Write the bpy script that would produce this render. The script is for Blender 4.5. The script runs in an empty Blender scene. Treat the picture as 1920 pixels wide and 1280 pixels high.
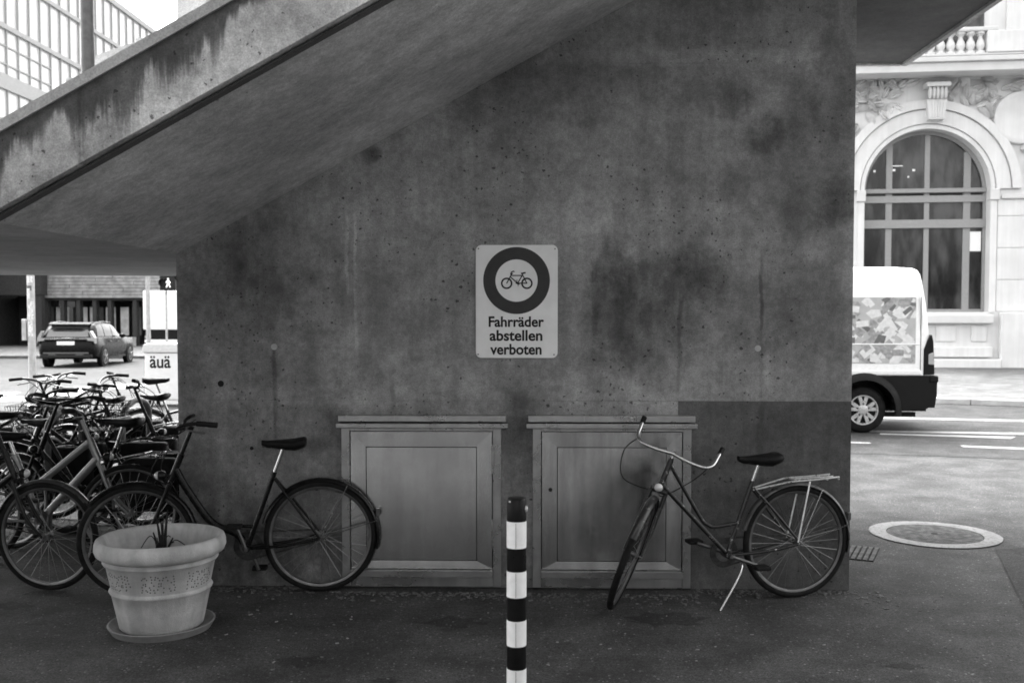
import bpy, bmesh, math, random
from mathutils import Matrix, Vector, Euler
random.seed(7)
S = bpy.context.scene
COL = S.collection
R = math.radians

# ------------------------------------------------------------------ camera
F = 1867.0; HCAM = 1.72; PITCH = R(2.3); YAW = R(1.5); HOR = 595.0
SHIFT = (HOR + F*math.tan(PITCH) - 640.0)
CY = 640.0 + SHIFT
cam_d = bpy.data.cameras.new('camera'); cam = bpy.data.objects.new('camera', cam_d); COL.objects.link(cam)
cam.location = (0, 0, HCAM); cam.rotation_euler = (math.pi/2 - PITCH, 0, YAW)
cam_d.sensor_width = 36; cam_d.lens = F/1920*36; cam_d.shift_y = SHIFT/1920
cam_d.clip_start = 0.05; cam_d.clip_end = 2000
cam_d.dof.use_dof = True; cam_d.dof.focus_distance = 6.2; cam_d.dof.aperture_fstop = 4.0
S.camera = cam
CR = Euler((math.pi/2 - PITCH, 0, YAW)).to_matrix()
CO = Vector((0, 0, HCAM))
def ray(px, py): return CR @ Vector(((px-960)/F, (CY-py)/F, -1))
def onY(px, py, Y): d = ray(px, py); return CO + d*(Y/d.y)
def onZ(px, py, Z): d = ray(px, py); return CO + d*((Z-HCAM)/d.z)
def onX(px, py, X): d = ray(px, py); return CO + d*(X/d.x)
def G(px, py): return onZ(px, py, 0.0)

# ------------------------------------------------------------------ light
SUN_EL, SUN_AZ = 55.0, -40.0
w = bpy.data.worlds.new('World'); S.world = w; w.use_nodes = True
nt = w.node_tree; bg = nt.nodes['Background']
sky = nt.nodes.new('ShaderNodeTexSky'); sky.sky_type = 'NISHITA'; sky.sun_disc = False
sky.sun_elevation = R(SUN_EL); sky.sun_rotation = R(SUN_AZ); sky.dust_density = 6.0; sky.air_density = 1.5
bw = nt.nodes.new('ShaderNodeRGBToBW')
nt.links.new(sky.outputs[0], bw.inputs[0]); nt.links.new(bw.outputs[0], bg.inputs[0]); bg.inputs[1].default_value = 0.15
sun_d = bpy.data.lights.new('sun', 'SUN'); sun_d.energy = 0.6; sun_d.angle = R(40); sun_d.color = (1, 1, 1)
sun = bpy.data.objects.new('sun', sun_d); COL.objects.link(sun)
az = R(SUN_AZ); el = R(SUN_EL)
sdir = Vector((math.sin(az)*math.cos(el), math.cos(az)*math.cos(el), math.sin(el)))
sun.rotation_euler = sdir.to_track_quat('Z', 'Y').to_euler(); sun.location = (0, 0, 40)
vs = S.view_settings; vs.view_transform = 'Standard'; vs.look = 'None'; vs.gamma = 1; vs.use_curve_mapping = False
vs.exposure = 2.88
S.render.engine = 'CYCLES'; S.cycles.filter_width = 1.7; S.cycles.max_bounces = 8

# ------------------------------------------------------------------ materials
class NB:
    def __init__(s, m): s.nt = m.node_tree; s.n = s.nt.nodes; s.l = s.nt.links
    def node(s, t, **kw):
        n = s.n.new(t)
        for k, v in kw.items():
            if hasattr(n, k) and k not in n.inputs: setattr(n, k, v)
        return n
    def put(s, sock, v):
        if isinstance(v, (int, float)): sock.default_value = v
        elif isinstance(v, (tuple, list, Vector)): sock.default_value = tuple(v)
        else: s.l.new(v, sock)
    def math(s, op, a, b=0.0, clamp=False):
        n = s.n.new('ShaderNodeMath'); n.operation = op; n.use_clamp = clamp
        s.put(n.inputs[0], a); s.put(n.inputs[1], b); return n.outputs[0]
    def rng(s, v, a, b, c=0.0, d=1.0):
        n = s.n.new('ShaderNodeMapRange'); n.interpolation_type = 'SMOOTHSTEP'
        s.put(n.inputs[0], v); n.inputs[1].default_value = a; n.inputs[2].default_value = b
        n.inputs[3].default_value = c; n.inputs[4].default_value = d; return n.outputs[0]
    def noise(s, vec, scale, detail=4, rough=.55):
        n = s.n.new('ShaderNodeTexNoise'); s.put(n.inputs['Vector'], vec); n.inputs['Scale'].default_value = scale
        n.inputs['Detail'].default_value = detail; n.inputs['Roughness'].default_value = rough; return n.outputs[0]
    def voro(s, vec, scale, feat='F1'):
        n = s.n.new('ShaderNodeTexVoronoi'); n.feature = feat; s.put(n.inputs['Vector'], vec); n.inputs['Scale'].default_value = scale
        return n
    def mapv(s, vec, sc, loc=(0, 0, 0), rot=(0, 0, 0)):
        n = s.n.new('ShaderNodeMapping'); s.put(n.inputs[0], vec); n.inputs['Scale'].default_value = sc
        n.inputs['Location'].default_value = loc; n.inputs['Rotation'].default_value = rot; return n.outputs[0]
    def pos(s): return s.n.new('ShaderNodeNewGeometry').outputs['Position']
    def obj(s): return s.n.new('ShaderNodeTexCoord').outputs['Object']
MATS = {}
def base_mat(name, rough=.6, metal=0.0):
    m = bpy.data.materials.new(name); m.use_nodes = True; b = m.node_tree.nodes['Principled BSDF']
    b.inputs['Roughness'].default_value = rough; b.inputs['Metallic'].default_value = metal
    MATS[name] = m; return m, b, NB(m)
def grey(nb, v):
    c = nb.n.new('ShaderNodeCombineColor'); 
    for i in range(3): nb.put(c.inputs[i], v)
    return c.outputs[0]
def plain(name, v, rough=.55, metal=0.0, var=.12, scale=18., bump=0.0, bscale=60., coat=0.0, streak=0.0):
    m, b, nb = base_mat(name, rough, metal)
    o = nb.obj(); n = nb.noise(o, scale, 5); 
    val = nb.math('MULTIPLY', nb.rng(n, .25, .75, 1-var, 1+var), v)
    if streak:
        st = nb.noise(nb.mapv(nb.pos(), (9, 9, .5)), 1.0, 5)
        val = nb.math('MULTIPLY', val, nb.rng(st, .35, .7, 1-streak, 1+streak*.5))
    nb.l.new(grey(nb, val), b.inputs['Base Color'])
    r = nb.rng(nb.noise(o, scale*.6, 3), .3, .7, max(.03, rough*.75), min(1, rough*1.25)); nb.l.new(r, b.inputs['Roughness'])
    if bump:
        bn = nb.n.new('ShaderNodeBump'); bn.inputs['Strength'].default_value = bump; bn.inputs['Distance'].default_value = .01
        nb.l.new(nb.noise(o, bscale, 4), bn.inputs['Height']); nb.l.new(bn.outputs[0], b.inputs['Normal'])
    if v < .05 and metal < .05: b.inputs['Specular IOR Level'].default_value = .16
    if coat: b.inputs['Coat Weight'].default_value = coat; b.inputs['Coat Roughness'].default_value = .08
    return m
def emit(name, v, strength):
    m, b, nb = base_mat(name); b.inputs['Base Color'].default_value = (v, v, v, 1)
    b.inputs['Emission Color'].default_value = (1, 1, 1, 1); b.inputs['Emission Strength'].default_value = strength; return m
def glass_dark(name, v=.02, rough=.05):
    m, b, nb = base_mat(name, rough); o = nb.obj()
    nb.l.new(grey(nb, nb.rng(nb.noise(nb.mapv(o, (1.6, 1, .5)), 1.0, 6), .38, .62, v*.4, v*3.0)), b.inputs['Base Color'])  # stretched noise paints soft grey reflections into the glass colour
    b.inputs['Specular IOR Level'].default_value = .3; return m

def concrete(name, base, stains=(), streaks=(), pores=1.0, rough=.85, contrast=1.0, topline=None, lights=(), porescale=30., runs=1.0):
    """cast concrete: cloudy tone, drips, air-holes, plus named stains and darker blobs at world positions (x, z, rx, rz, strength)"""
    m, b, nb = base_mat(name, rough); p = nb.pos()
    big = nb.rng(nb.noise(p, .9, 5, .6), .3, .7, 1-.24*contrast, 1+.2*contrast)
    mid = nb.rng(nb.noise(p, 4.5, 6, .62), .3, .7, 1-.20*contrast, 1+.14*contrast)
    fine = nb.rng(nb.noise(p, 26, 6, .75), .28, .72, 1-.24*contrast, 1+.2*contrast)
    grain = nb.rng(nb.noise(p, 130, 3, .8), .25, .75, .72, 1.28)
    drip = nb.rng(nb.noise(nb.mapv(p, (5, 5, .35)), 1.6, 5, .6), .3, .7, 1-.14*contrast*runs, 1+.10*contrast*runs)
    v = nb.math('MULTIPLY', big, mid); v = nb.math('MULTIPLY', v, fine); v = nb.math('MULTIPLY', v, drip); v = nb.math('MULTIPLY', v, grain)
    sep = nb.n.new('ShaderNodeSeparateXYZ'); nb.l.new(p, sep.inputs[0]); X, Z = sep.outputs[0], sep.outputs[2]
    warp = nb.n.new('ShaderNodeTexNoise'); nb.l.new(p, warp.inputs['Vector']); warp.inputs['Scale'].default_value = 3.2; warp.inputs['Detail'].default_value = 7; warp.inputs['Roughness'].default_value = .68
    ws = nb.n.new('ShaderNodeSeparateColor'); nb.l.new(warp.outputs['Color'], ws.inputs[0])
    feather = nb.rng(nb.noise(nb.mapv(p, (1, 1, .7)), 7.0, 8, .72), .28, .66, .45, 1.1)
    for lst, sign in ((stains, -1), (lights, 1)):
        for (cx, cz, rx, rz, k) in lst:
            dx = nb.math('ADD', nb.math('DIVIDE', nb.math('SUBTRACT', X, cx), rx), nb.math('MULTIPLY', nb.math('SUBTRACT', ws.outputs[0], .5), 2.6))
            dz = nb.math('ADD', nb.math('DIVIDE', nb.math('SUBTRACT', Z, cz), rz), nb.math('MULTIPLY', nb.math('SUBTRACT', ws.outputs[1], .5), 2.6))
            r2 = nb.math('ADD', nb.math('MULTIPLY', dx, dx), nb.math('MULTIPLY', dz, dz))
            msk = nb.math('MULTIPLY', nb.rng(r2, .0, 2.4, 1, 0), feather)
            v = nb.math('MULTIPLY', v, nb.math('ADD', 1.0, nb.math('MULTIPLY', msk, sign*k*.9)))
    for (x, z0, z1, wd, k) in streaks:      # thin vertical run marks
        wob = nb.math('MULTIPLY', nb.math('SUBTRACT', nb.noise(nb.mapv(p, (1, 1, 1.2)), 5, 4), .5), .05)
        d = nb.math('ABSOLUTE', nb.math('ADD', nb.math('SUBTRACT', X, x), wob))
        mk = nb.rng(d, wd*.2, wd, 1, 0)
        mk = nb.math('MULTIPLY', mk, nb.math('MULTIPLY', nb.rng(Z, z0, z0+.25), nb.rng(Z, z1-.12, z1, 1, 0)))
        mk = nb.math('MULTIPLY', mk, nb.rng(nb.noise(nb.mapv(p, (20, 20, 3)), 1, 4), .3, .6, .2, 1))
        v = nb.math('MULTIPLY', v, nb.math('ADD', 1.0, nb.math('MULTIPLY', mk, k)))
    hgt = nb.noise(p, 45, 5, .65)
    if pores:
        wn = nb.n.new('ShaderNodeTexNoise'); nb.l.new(p, wn.inputs['Vector']); wn.inputs['Scale'].default_value = 55; wn.inputs['Detail'].default_value = 3
        wv_ = nb.n.new('ShaderNodeVectorMath'); wv_.operation = 'MULTIPLY_ADD'; nb.l.new(wn.outputs['Color'], wv_.inputs[0]); wv_.inputs[1].default_value = (.03, .03, .03); nb.l.new(p, wv_.inputs[2])
        vo = nb.voro(wv_.outputs[0], porescale); cl = nb.rng(nb.noise(p, 2.0, 3), .42, .62, 0, 1)
        rs = nb.n.new('ShaderNodeSeparateColor'); nb.l.new(vo.outputs['Color'], rs.inputs[0])
        rad = nb.math('MULTIPLY', nb.math('POWER', rs.outputs[0], 3.6), nb.math('MULTIPLY', nb.math('ADD', cl, .22), .26*pores))
        pm = nb.math('LESS_THAN', vo.outputs['Distance'], rad)
        v = nb.math('MULTIPLY', v, nb.math('SUBTRACT', 1.0, nb.math('MULTIPLY', pm, .72)))
        hgt = nb.math('SUBTRACT', hgt, nb.math('MULTIPLY', pm, 1.2))
    if topline:                              # black algae runs hanging from a sloped upper edge
        x0, z0, sl, k = topline
        d = nb.math('SUBTRACT', nb.math('ADD', z0, nb.math('MULTIPLY', nb.math('SUBTRACT', X, x0), sl)), Z)
        ln = nb.noise(nb.mapv(p, (8, 8, .7)), 1.0, 5, .7)
        ln2 = nb.noise(nb.mapv(p, (1.1, 1.1, .2)), 1.0, 3, .6)
        L = nb.math('MULTIPLY', nb.rng(ln, .32, .66, .03, .36), nb.rng(ln2, .36, .54, .22, 1.0))
        msk = nb.rng(nb.math('DIVIDE', d, L), .45, 1.25, 1, 0)
        v = nb.math('MULTIPLY', v, nb.math('SUBTRACT', 1.0, nb.math('MULTIPLY', msk, k)))
    nb.l.new(grey(nb, nb.math('MULTIPLY', v, base)), b.inputs['Base Color'])
    bn = nb.n.new('ShaderNodeBump'); bn.inputs['Strength'].default_value = .35; bn.inputs['Distance'].default_value = .006
    nb.l.new(hgt, bn.inputs['Height']); nb.l.new(bn.outputs[0], b.inputs['Normal']); return m
def asphalt(name, base, spots=0.0, rough=.8, patch=.2):
    m, b, nb = base_mat(name, rough); p = nb.pos(); b.inputs['Specular IOR Level'].default_value = .22
    v = nb.rng(nb.noise(p, .45, 6, .62), .3, .7, 1-patch, 1+patch)
    v = nb.math('MULTIPLY', v, nb.rng(nb.noise(p, 2.6, 6, .65), .3, .72, .62, 1.3))
    v = nb.math('MULTIPLY', v, nb.rng(nb.noise(p, 95, 3, .8), .3, .7, .38, 1.7))
    v = nb.math('MULTIPLY', v, nb.rng(nb.noise(p, 34, 5, .75), .3, .7, .66, 1.36))
    vo = nb.voro(p, 55); rs = nb.n.new('ShaderNodeSeparateColor'); nb.l.new(vo.outputs['Color'], rs.inputs[0])
    chip = nb.math('MULTIPLY', nb.math('GREATER_THAN', rs.outputs[0], .93), nb.math('LESS_THAN', vo.outputs['Distance'], .35))
    v = nb.math('MULTIPLY', v, nb.math('ADD', 1, nb.math('MULTIPLY', chip, 1.8)))
    if spots:
        sp = nb.rng(nb.noise(p, 1.5, 3, .5), .66, .74, 0, 1); v = nb.math('MULTIPLY', v, nb.math('SUBTRACT', 1, nb.math('MULTIPLY', sp, spots)))
    nb.l.new(grey(nb, nb.math('MULTIPLY', v, base)), b.inputs['Base Color'])
    bn = nb.n.new('ShaderNodeBump'); bn.inputs['Strength'].default_value = .5; bn.inputs['Distance'].default_value = .006
    nb.l.new(nb.noise(p, 110, 3, .7), bn.inputs['Height']); nb.l.new(bn.outputs[0], b.inputs['Normal']); return m
def worn_paint(name, v=.7):
    m, b, nb = base_mat(name, .7); p = nb.pos()
    wr = nb.rng(nb.noise(p, 35, 6, .75), .36, .52, .45, 1); wr2 = nb.rng(nb.noise(p, 3, 4, .6), .3, .6, .7, 1)
    nb.l.new(grey(nb, nb.math('MULTIPLY', nb.math('MULTIPLY', wr, wr2), v)), b.inputs['Base Color']); return m

# ------------------------------------------------------------------ mesh tools
WM = {}
class MB:
    def __init__(s, M=None): s.v = []; s.f = []; s.M = M
    def add(s, vs, fs, M=None):
        o = len(s.v)
        for q in vs:
            q = Vector(q)
            if M is not None: q = M @ q
            if s.M is not None: q = s.M @ q
            s.v.append(q)
        s.f += [tuple(i+o for i in f) for f in fs]; return s
    def box(s, c, d, M=None):
        x, y, z = d[0]/2, d[1]/2, d[2]/2; cx, cy, cz = c
        vs = [(cx+a*x, cy+b_*y, cz+e*z) for e in (-1, 1) for b_ in (-1, 1) for a in (-1, 1)]
        return s.add(vs, [(0, 2, 3, 1), (4, 5, 7, 6), (0, 1, 5, 4), (2, 6, 7, 3), (0, 4, 6, 2), (1, 3, 7, 5)], M)
    def bb(s, a, b, M=None):
        return s.box([(p+q)/2 for p, q in zip(a, b)], [abs(q-p) for p, q in zip(a, b)], M)
    def prism(s, poly, y0, y1, M=None, axis='y'):
        """polygon in (x,z) extruded along y (or (x,y) along z, (y,z) along x)"""
        n = len(poly)
        def mk(p, t):
            if axis == 'y': return (p[0], t, p[1])
            if axis == 'z': return (p[0], p[1], t)
            return (t, p[0], p[1])
        vs = [mk(p, y0) for p in poly]+[mk(p, y1) for p in poly]
        fs = [tuple(range(n)), tuple(range(2*n-1, n-1, -1))]+[(i, i+n, (i+1) % n+n, (i+1) % n) for i in range(n)]
        return s.add(vs, fs, M)
    def tube(s, pts, r, seg=10, closed=False, caps=True, flat=None):
        pts = [Vector(p) for p in pts]; n = len(pts)
        rs = r if isinstance(r, (list, tuple)) else [r]*n
        rings = []; up = None
        for i, p in enumerate(pts):
            if closed: t = pts[(i+1) % n]-pts[i-1]
            else: t = pts[min(i+1, n-1)]-pts[max(i-1, 0)]
            if t.length < 1e-9: t = Vector((0, 0, 1))
            t.normalize()
            if up is None:
                up = Vector((0, 0, 1)) if abs(t.z) < .9 else Vector((0, 1, 0))
            a = (up - t*up.dot(t))
            if a.length < 1e-6: a = t.orthogonal()
            a.normalize(); b_ = t.cross(a); up = a
            rings.append([p + (a*math.cos(k*2*math.pi/seg)*(flat or 1) + b_*math.sin(k*2*math.pi/seg))*rs[i] for k in range(seg)])
        vs = [q for g in rings for q in g]; fs = []
        m = n if closed else n-1
        for i in range(m):
            j = (i+1) % n
            for k in range(seg): fs.append((i*seg+k, i*seg+(k+1) % seg, j*seg+(k+1) % seg, j*seg+k))
        if caps and not closed: fs.append(tuple(range(seg-1, -1, -1))); fs.append(tuple((n-1)*seg+k for k in range(seg)))
        return s.add(vs, fs)
    def lathe(s, prof, seg=32, M=None, a0=0, a1=2*math.pi, axis='z'):
        full = abs(a1-a0-2*math.pi) < 1e-6; n = seg if full else seg+1; vs = []; fs = []
        for k in range(n):
            a = a0+(a1-a0)*k/seg
            for (r, z) in prof:
                if axis == 'z': vs.append((r*math.cos(a), r*math.sin(a), z))
                else: vs.append((r*math.cos(a), z, r*math.sin(a)))      # about y
        P = len(prof)
        for k in range(seg):
            j = (k+1) % n
            for i in range(P-1): fs.append((k*P+i, j*P+i, j*P+i+1, k*P+i+1))
        return s.add(vs, fs, M)
    def sphere(s, c, r, seg=10, ring=6, M=None):
        rx, ry, rz = r if isinstance(r, (tuple, list)) else (r, r, r); vs = []; fs = []
        for i in range(ring+1):
            t = math.pi*i/ring
            for k in range(seg):
                a = 2*math.pi*k/seg; vs.append((c[0]+rx*math.sin(t)*math.cos(a), c[1]+ry*math.sin(t)*math.sin(a), c[2]+rz*math.cos(t)))
        for i in range(ring):
            for k in range(seg): fs.append((i*seg+k, (i+1)*seg+k, (i+1)*seg+(k+1) % seg, i*seg+(k+1) % seg))
        return s.add(vs, fs, M)
    def build(s, name, mat, parent=None, world=False, smooth=None, bevel=0, bseg=2, kind=None):
        me = bpy.data.meshes.new(name)
        vs = s.v
        if world and parent is not None:
            inv = WM[parent.name].inverted(); vs = [inv @ q for q in vs]
        me.from_pydata([tuple(q) for q in vs], [], s.f)
        bm = bmesh.new(); bm.from_mesh(me)
        bmesh.ops.remove_doubles(bm, verts=bm.verts, dist=1e-5)
        bmesh.ops.dissolve_degenerate(bm, dist=1e-6, edges=bm.edges)
        bmesh.ops.recalc_face_normals(bm, faces=bm.faces)
        if bevel:
            es = [e for e in bm.edges if len(e.link_faces) == 2 and e.calc_face_angle(0) > .5]
            bmesh.ops.bevel(bm, geom=es, offset=bevel, segments=bseg, affect='EDGES', profile=.5, clamp_overlap=True)
        if smooth is not None:
            for f in bm.faces: f.smooth = True
            for e in bm.edges:
                if len(e.link_faces) == 2 and e.calc_face_angle(0) > R(smooth): e.smooth = False
        bm.to_mesh(me); bm.free()
        o = bpy.data.objects.new(name, me); COL.objects.link(o)
        m = MATS[mat] if isinstance(mat, str) else mat
        me.materials.append(m)
        if parent is not None:
            o.parent = parent
            WM[o.name] = WM[parent.name]
        else: WM[o.name] = Matrix.Identity(4)
        if kind: o['kind'] = kind
        return o
def thing(name, label, cat, loc=(0, 0, 0), rz=0.0, group=None, rx=0.0):
    o = bpy.data.objects.new(name, None); COL.objects.link(o); o.empty_display_size = .1
    o.location = loc; o.rotation_euler = (rx, 0, rz); o['label'] = label; o['category'] = cat
    if group: o['group'] = group
    WM[o.name] = Matrix.Translation(Vector(loc)) @ Euler((rx, 0, rz)).to_matrix().to_4x4(); return o
def tag(o, label, cat, group=None):
    o['label'] = label; o['category'] = cat
    if group: o['group'] = group
    return o
def recenter(o):
    """move a top-level mesh's origin to its base centre"""
    me = o.data; xs = [v.co for v in me.vertices]
    c = Vector(((min(v.x for v in xs)+max(v.x for v in xs))/2, (min(v.y for v in xs)+max(v.y for v in xs))/2, min(v.z for v in xs)))
    me.transform(Matrix.Translation(-c)); o.location = c; return o
def text_mb(body, M, wid, hei=None, bold=.012):
    """lettering as thin solid: local x right, y up; scaled so the line is `wid` wide and cap/ascender height `hei`"""
    cu = bpy.data.curves.new('lettering', 'FONT'); cu.body = body; cu.size = 1; cu.extrude = .02; cu.offset = bold; cu.resolution_u = 6
    ob = bpy.data.objects.new('lettering_tmp', cu); COL.objects.link(ob)
    dg = bpy.context.evaluated_depsgraph_get(); me = bpy.data.meshes.new_from_object(ob.evaluated_get(dg))
    vs = [v.co.copy() for v in me.vertices]; fs = [tuple(p.vertices) for p in me.polygons]
    bpy.data.objects.remove(ob); bpy.data.curves.remove(cu); bpy.data.meshes.remove(me)
    x0 = min(v.x for v in vs); x1 = max(v.x for v in vs); y1 = max(v.y for v in vs)
    sx = wid/(x1-x0); sy = (hei/y1) if hei else sx
    mb = MB(); mb.add([((v.x-x0)*sx, v.y*sy, v.z/.02*.0008) for v in vs], fs, M); return mb
def arc(cx, cz, r, a0, a1, n):
    return [(cx+r*math.cos(R(a0+(a1-a0)*i/n)), cz+r*math.sin(R(a0+(a1-a0)*i/n))) for i in range(n+1)]
def spline(pts, n=6):
    pts = [Vector(p) for p in pts]; out = []
    for i in range(len(pts)-1):
        p0 = pts[max(i-1, 0)]; p1 = pts[i]; p2 = pts[i+1]; p3 = pts[min(i+2, len(pts)-1)]
        for k in range(n):
            t = k/n
            out.append(.5*((2*p1)+(p2-p0)*t+(2*p0-5*p1+4*p2-p3)*t*t+(3*p1-p0-3*p2+p3)*t**3))
    out.append(pts[-1]); return out
def clip(poly, a, b, c):
    """keep a*x+b*z<=c"""
    out = []
    for i in range(len(poly)):
        p, q = poly[i], poly[(i+1) % len(poly)]; fp = a*p[0]+b*p[1]-c; fq = a*q[0]+b*q[1]-c
        if fp <= 0: out.append(p)
        if fp*fq < 0: t = fp/(fp-fq); out.append((p[0]+(q[0]-p[0])*t, p[1]+(q[1]-p[1])*t))
    return out

# ------------------------------------------------------------------ ground, road, pavement
asphalt('pavement_asphalt', .050, spots=.35, patch=.22)
asphalt('road_asphalt', .04, patch=.12)
asphalt('patch_asphalt', .028, patch=.1)
asphalt('sidewalk_asphalt', .10, patch=.15)
worn_paint('road_paint', .36)
plain('kerb_stone', .34, .8, var=.2, scale=4, bump=.2)
def sheet(name, pts, z, mat, kind='structure', thick=None):
    mb = MB()
    if thick: mb.prism([(p[0], p[1]) for p in pts], z-thick, z, axis='z')
    else: mb.add([(p[0], p[1], z) for p in pts], [tuple(range(len(pts)))])
    o = mb.build(name, mat)
    if kind: o['kind'] = kind
    return o
sheet('ground', [(-200, -40), (200, -40), (200, 260), (-200, 260)], 0, 'pavement_asphalt')
e0, e1 = G(1598, 850), G(1920, 861)
def edge_at(X): return e0.y+(e1.y-e0.y)*(X-e0.x)/(e1.x-e0.x)
sheet('road', [(-120, edge_at(0)+3), (-3, edge_at(0)+2), (0, edge_at(0)), (40, edge_at(40)), (40, 60), (-120, 60)], .004, 'road_asphalt')
sheet('asphalt_patch', [G(1866, 1030), G(1990, 1024), G(2060, 1165), G(1926, 1150)], .004, 'patch_asphalt')
k0, k1 = G(1600, 752), G(1920, 763)
def kerb_at(X): return k0.y+(k1.y-k0.y)*(X-k0.x)/(k1.x-k0.x)
sheet('sidewalk', [(3, kerb_at(3)+.18), (40, kerb_at(40)+.18), (40, 60), (3, 60)], .11, 'sidewalk_asphalt', thick=.1)
MBk = MB()
kb = None
xs = 3.0
kerb_root = thing('kerb', 'low grey stone kerb along the far side of the road before the stone building', 'kerb', (3, kerb_at(3), 0))
kang = math.atan2(kerb_at(40)-kerb_at(3), 37)
proto = None
for i in range(30):
    L = 1.0
    if proto is None:
        proto = MB().bb((0.006, 0, 0), (.994, .18, .125)).build('kerb_stone', 'kerb_stone', kerb_root, bevel=.015); o = proto
    else:
        o = proto.copy(); COL.objects.link(o); o.parent = kerb_root
    o.location = (i*math.cos(kang), i*math.sin(kang), 0); o.rotation_euler = (0, 0, kang)
def marking(pts, name='road_marking'):
    return sheet(name, [G(*p) for p in pts], .008, 'road_paint')
marking([(1640, 782), (1925, 788), (1925, 791), (1640, 784.5)])
marking([(1560, 806), (1925, 812), (1925, 815.5), (1560, 809)])
marking([(1650, 812.5), (1905, 819.5), (1895, 823), (1650, 815)])
marking([(1560, 828), (1630, 830), (1634, 832), (1560, 830.5)])
marking([(1800, 835.5), (1925, 840.5), (1925, 843.5), (1806, 838.5)])
for q in ([(-60, 746), (96, 743), (84, 751), (-80, 755)], [(66, 738), (165, 736), (155, 742), (56, 744.5)], [(100, 731), (208, 729.5), (202, 735), (92, 737)],
          [(140, 725.5), (250, 724.5), (244, 729), (132, 730)], [(-40, 736), (40, 735), (24, 741), (-60, 743)], [(180, 720.5), (290, 719.8), (286, 723.5), (174, 724.5)]):
    marking(q, 'zebra_stripe')
marking([(-20, 669), (70, 664), (70, 666), (-20, 671.5)])
marking([(60, 714), (150, 699), (152, 700.5), (60, 716)])

# ------------------------------------------------------------------ concrete stair and wall
WY = G(960, 1101).y                                  # wall face
XL = onY(333, 700, WY).x; XR = onY(1596, 800, WY).x
k = onY(331, 476, WY); XK, ZK = k.x, k.z
kb = onY(1190, 0, WY); SL = (kb.z-ZK)/(kb.x-XK)
YF = onX(-28, 424, XK).y                                # stair front plane
WB = WY + 1.6                                         # back of the wall block
ZT = ZK + SL*(XR-.05-XK)                              # underside of the upper landing
def wx(px): return onY(px, 700, WY).x
def wz(py): return onY(960, py, WY).z
def st(px, py, rx, rz, k): p = onY(px, py, WY); return (p.x, p.z, rx/292, rz/292, k)
def sk(px, y0, y1, wd, k): p = onY(px, 600, WY); return (p.x, wz(y1), wz(y0), wd, k)
wall_stains_darks = [st(1150, 585, 55, 100, .62), st(1235, 535, 110, 55, .62), st(1225, 640, 60, 60, .50), st(1300, 560, 50, 80, .40), st(1375, 185, 26, 34, .55), st(1435, 250, 28, 30, .60),
    st(1510, 200, 26, 70, .42), st(1565, 180, 34, 100, .40), st(1570, 375, 32, 45, .65), st(1515, 390, 60, 45, .42), st(1380, 345, 28, 34, .4), st(1470, 300, 60, 60, .3),
    st(430, 570, 110, 60, .36), st(500, 470, 90, 70, .34), st(690, 290, 16, 14, .7), st(1000, 160, 320, 50, .26), st(620, 520, 120, 60, .2), st(1420, 600, 60, 70, .38), st(1530, 600, 55, 90, .32),
    st(980, 740, 45, 60, .35), st(970, 860, 32, 130, .45), st(440, 900, 230, 260, .50), st(420, 600, 140, 200, .25), st(560, 1040, 260, 90, .45), st(380, 1000, 90, 120, .35), st(1000, 1060, 420, 60, .40), st(840, 830, 120, 40, .2)]  # broad blobs here darken the wall foot and its lower left
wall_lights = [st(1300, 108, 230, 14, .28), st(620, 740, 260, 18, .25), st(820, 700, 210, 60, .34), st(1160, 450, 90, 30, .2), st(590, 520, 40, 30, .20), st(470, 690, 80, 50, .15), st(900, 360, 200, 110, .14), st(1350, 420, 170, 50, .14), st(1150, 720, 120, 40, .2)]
wall_streaks = [sk(1117, 480, 660, .04, -.4), sk(1275, 540, 770, .022, -.4), sk(1427, 460, 770, .018, -.5), sk(515, 630, 860, .022, -.45), sk(652, 370, 590, .016, .5), sk(668, 390, 680, .014, .55), sk(1440, 640, 760, .05, .25), sk(735, 690, 800, .02, -.3), sk(1350, 660, 760, .03, -.3), sk(880, 250, 480, .05, .14), sk(1210, 130, 430, .06, -.14), sk(1330, 130, 360, .04, -.16),
    sk(655, 500, 560, .010, .4), sk(1000, 120, 210, .012, .35), sk(978, 290, 400, .015, .15)]
concrete('wall_concrete', .27, wall_stains_darks, wall_streaks, pores=1.25, lights=wall_lights, contrast=1.0, porescale=38.)
concrete('painted_concrete', .10, [st(1300, 1040, 60, 60, .3)], [sk(1427, 740, 1000, .03, -.3), sk(1500, 760, 900, .05, -.2)], pores=.9, contrast=1.0)
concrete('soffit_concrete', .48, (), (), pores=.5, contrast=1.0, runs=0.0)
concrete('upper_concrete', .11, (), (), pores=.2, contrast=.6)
concrete('landing_concrete', .44, (), (), pores=.2, contrast=.5)
plain('dark_hole', .015, .9)
plain('plug_grey', .36, .8)

wall = thing('concrete_wall', 'stained board-smooth concrete wall block under the stair with two metal cabinet doors', 'wall', ((XL+XR)/2, (WY+WB)/2, 0))
prof = [(XL, 0), (XR, 0), (XR, ZT), (XR-.05, ZT), (XK, ZK), (XL, ZK)]
if XL > XK: prof = [(XL, 0), (XR, 0), (XR, ZT), (XR-.05, ZT), (XL, ZK+SL*(XL-XK))]
MB().prism(prof, WY+.012, WB).build('core', 'wall_concrete', wall, world=True)
zA, zB = wz(751), wz(121)
xa, xb, xc = wx(515), wx(1000), wx(1272)
J = .0007
cells = [(XL, xb, zA, zB, 'wall_concrete'), (xb, XR, zA, zB, 'wall_concrete'),
         (XL, wx(960), 0, zA, 'wall_concrete'), (wx(960), xc, 0, zA, 'wall_concrete'), (xc, XR, 0, zA, 'painted_concrete'), (XL, xc, zB, 9, 'wall_concrete'), (xc, XR, zB, 9, 'wall_concrete')]
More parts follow.
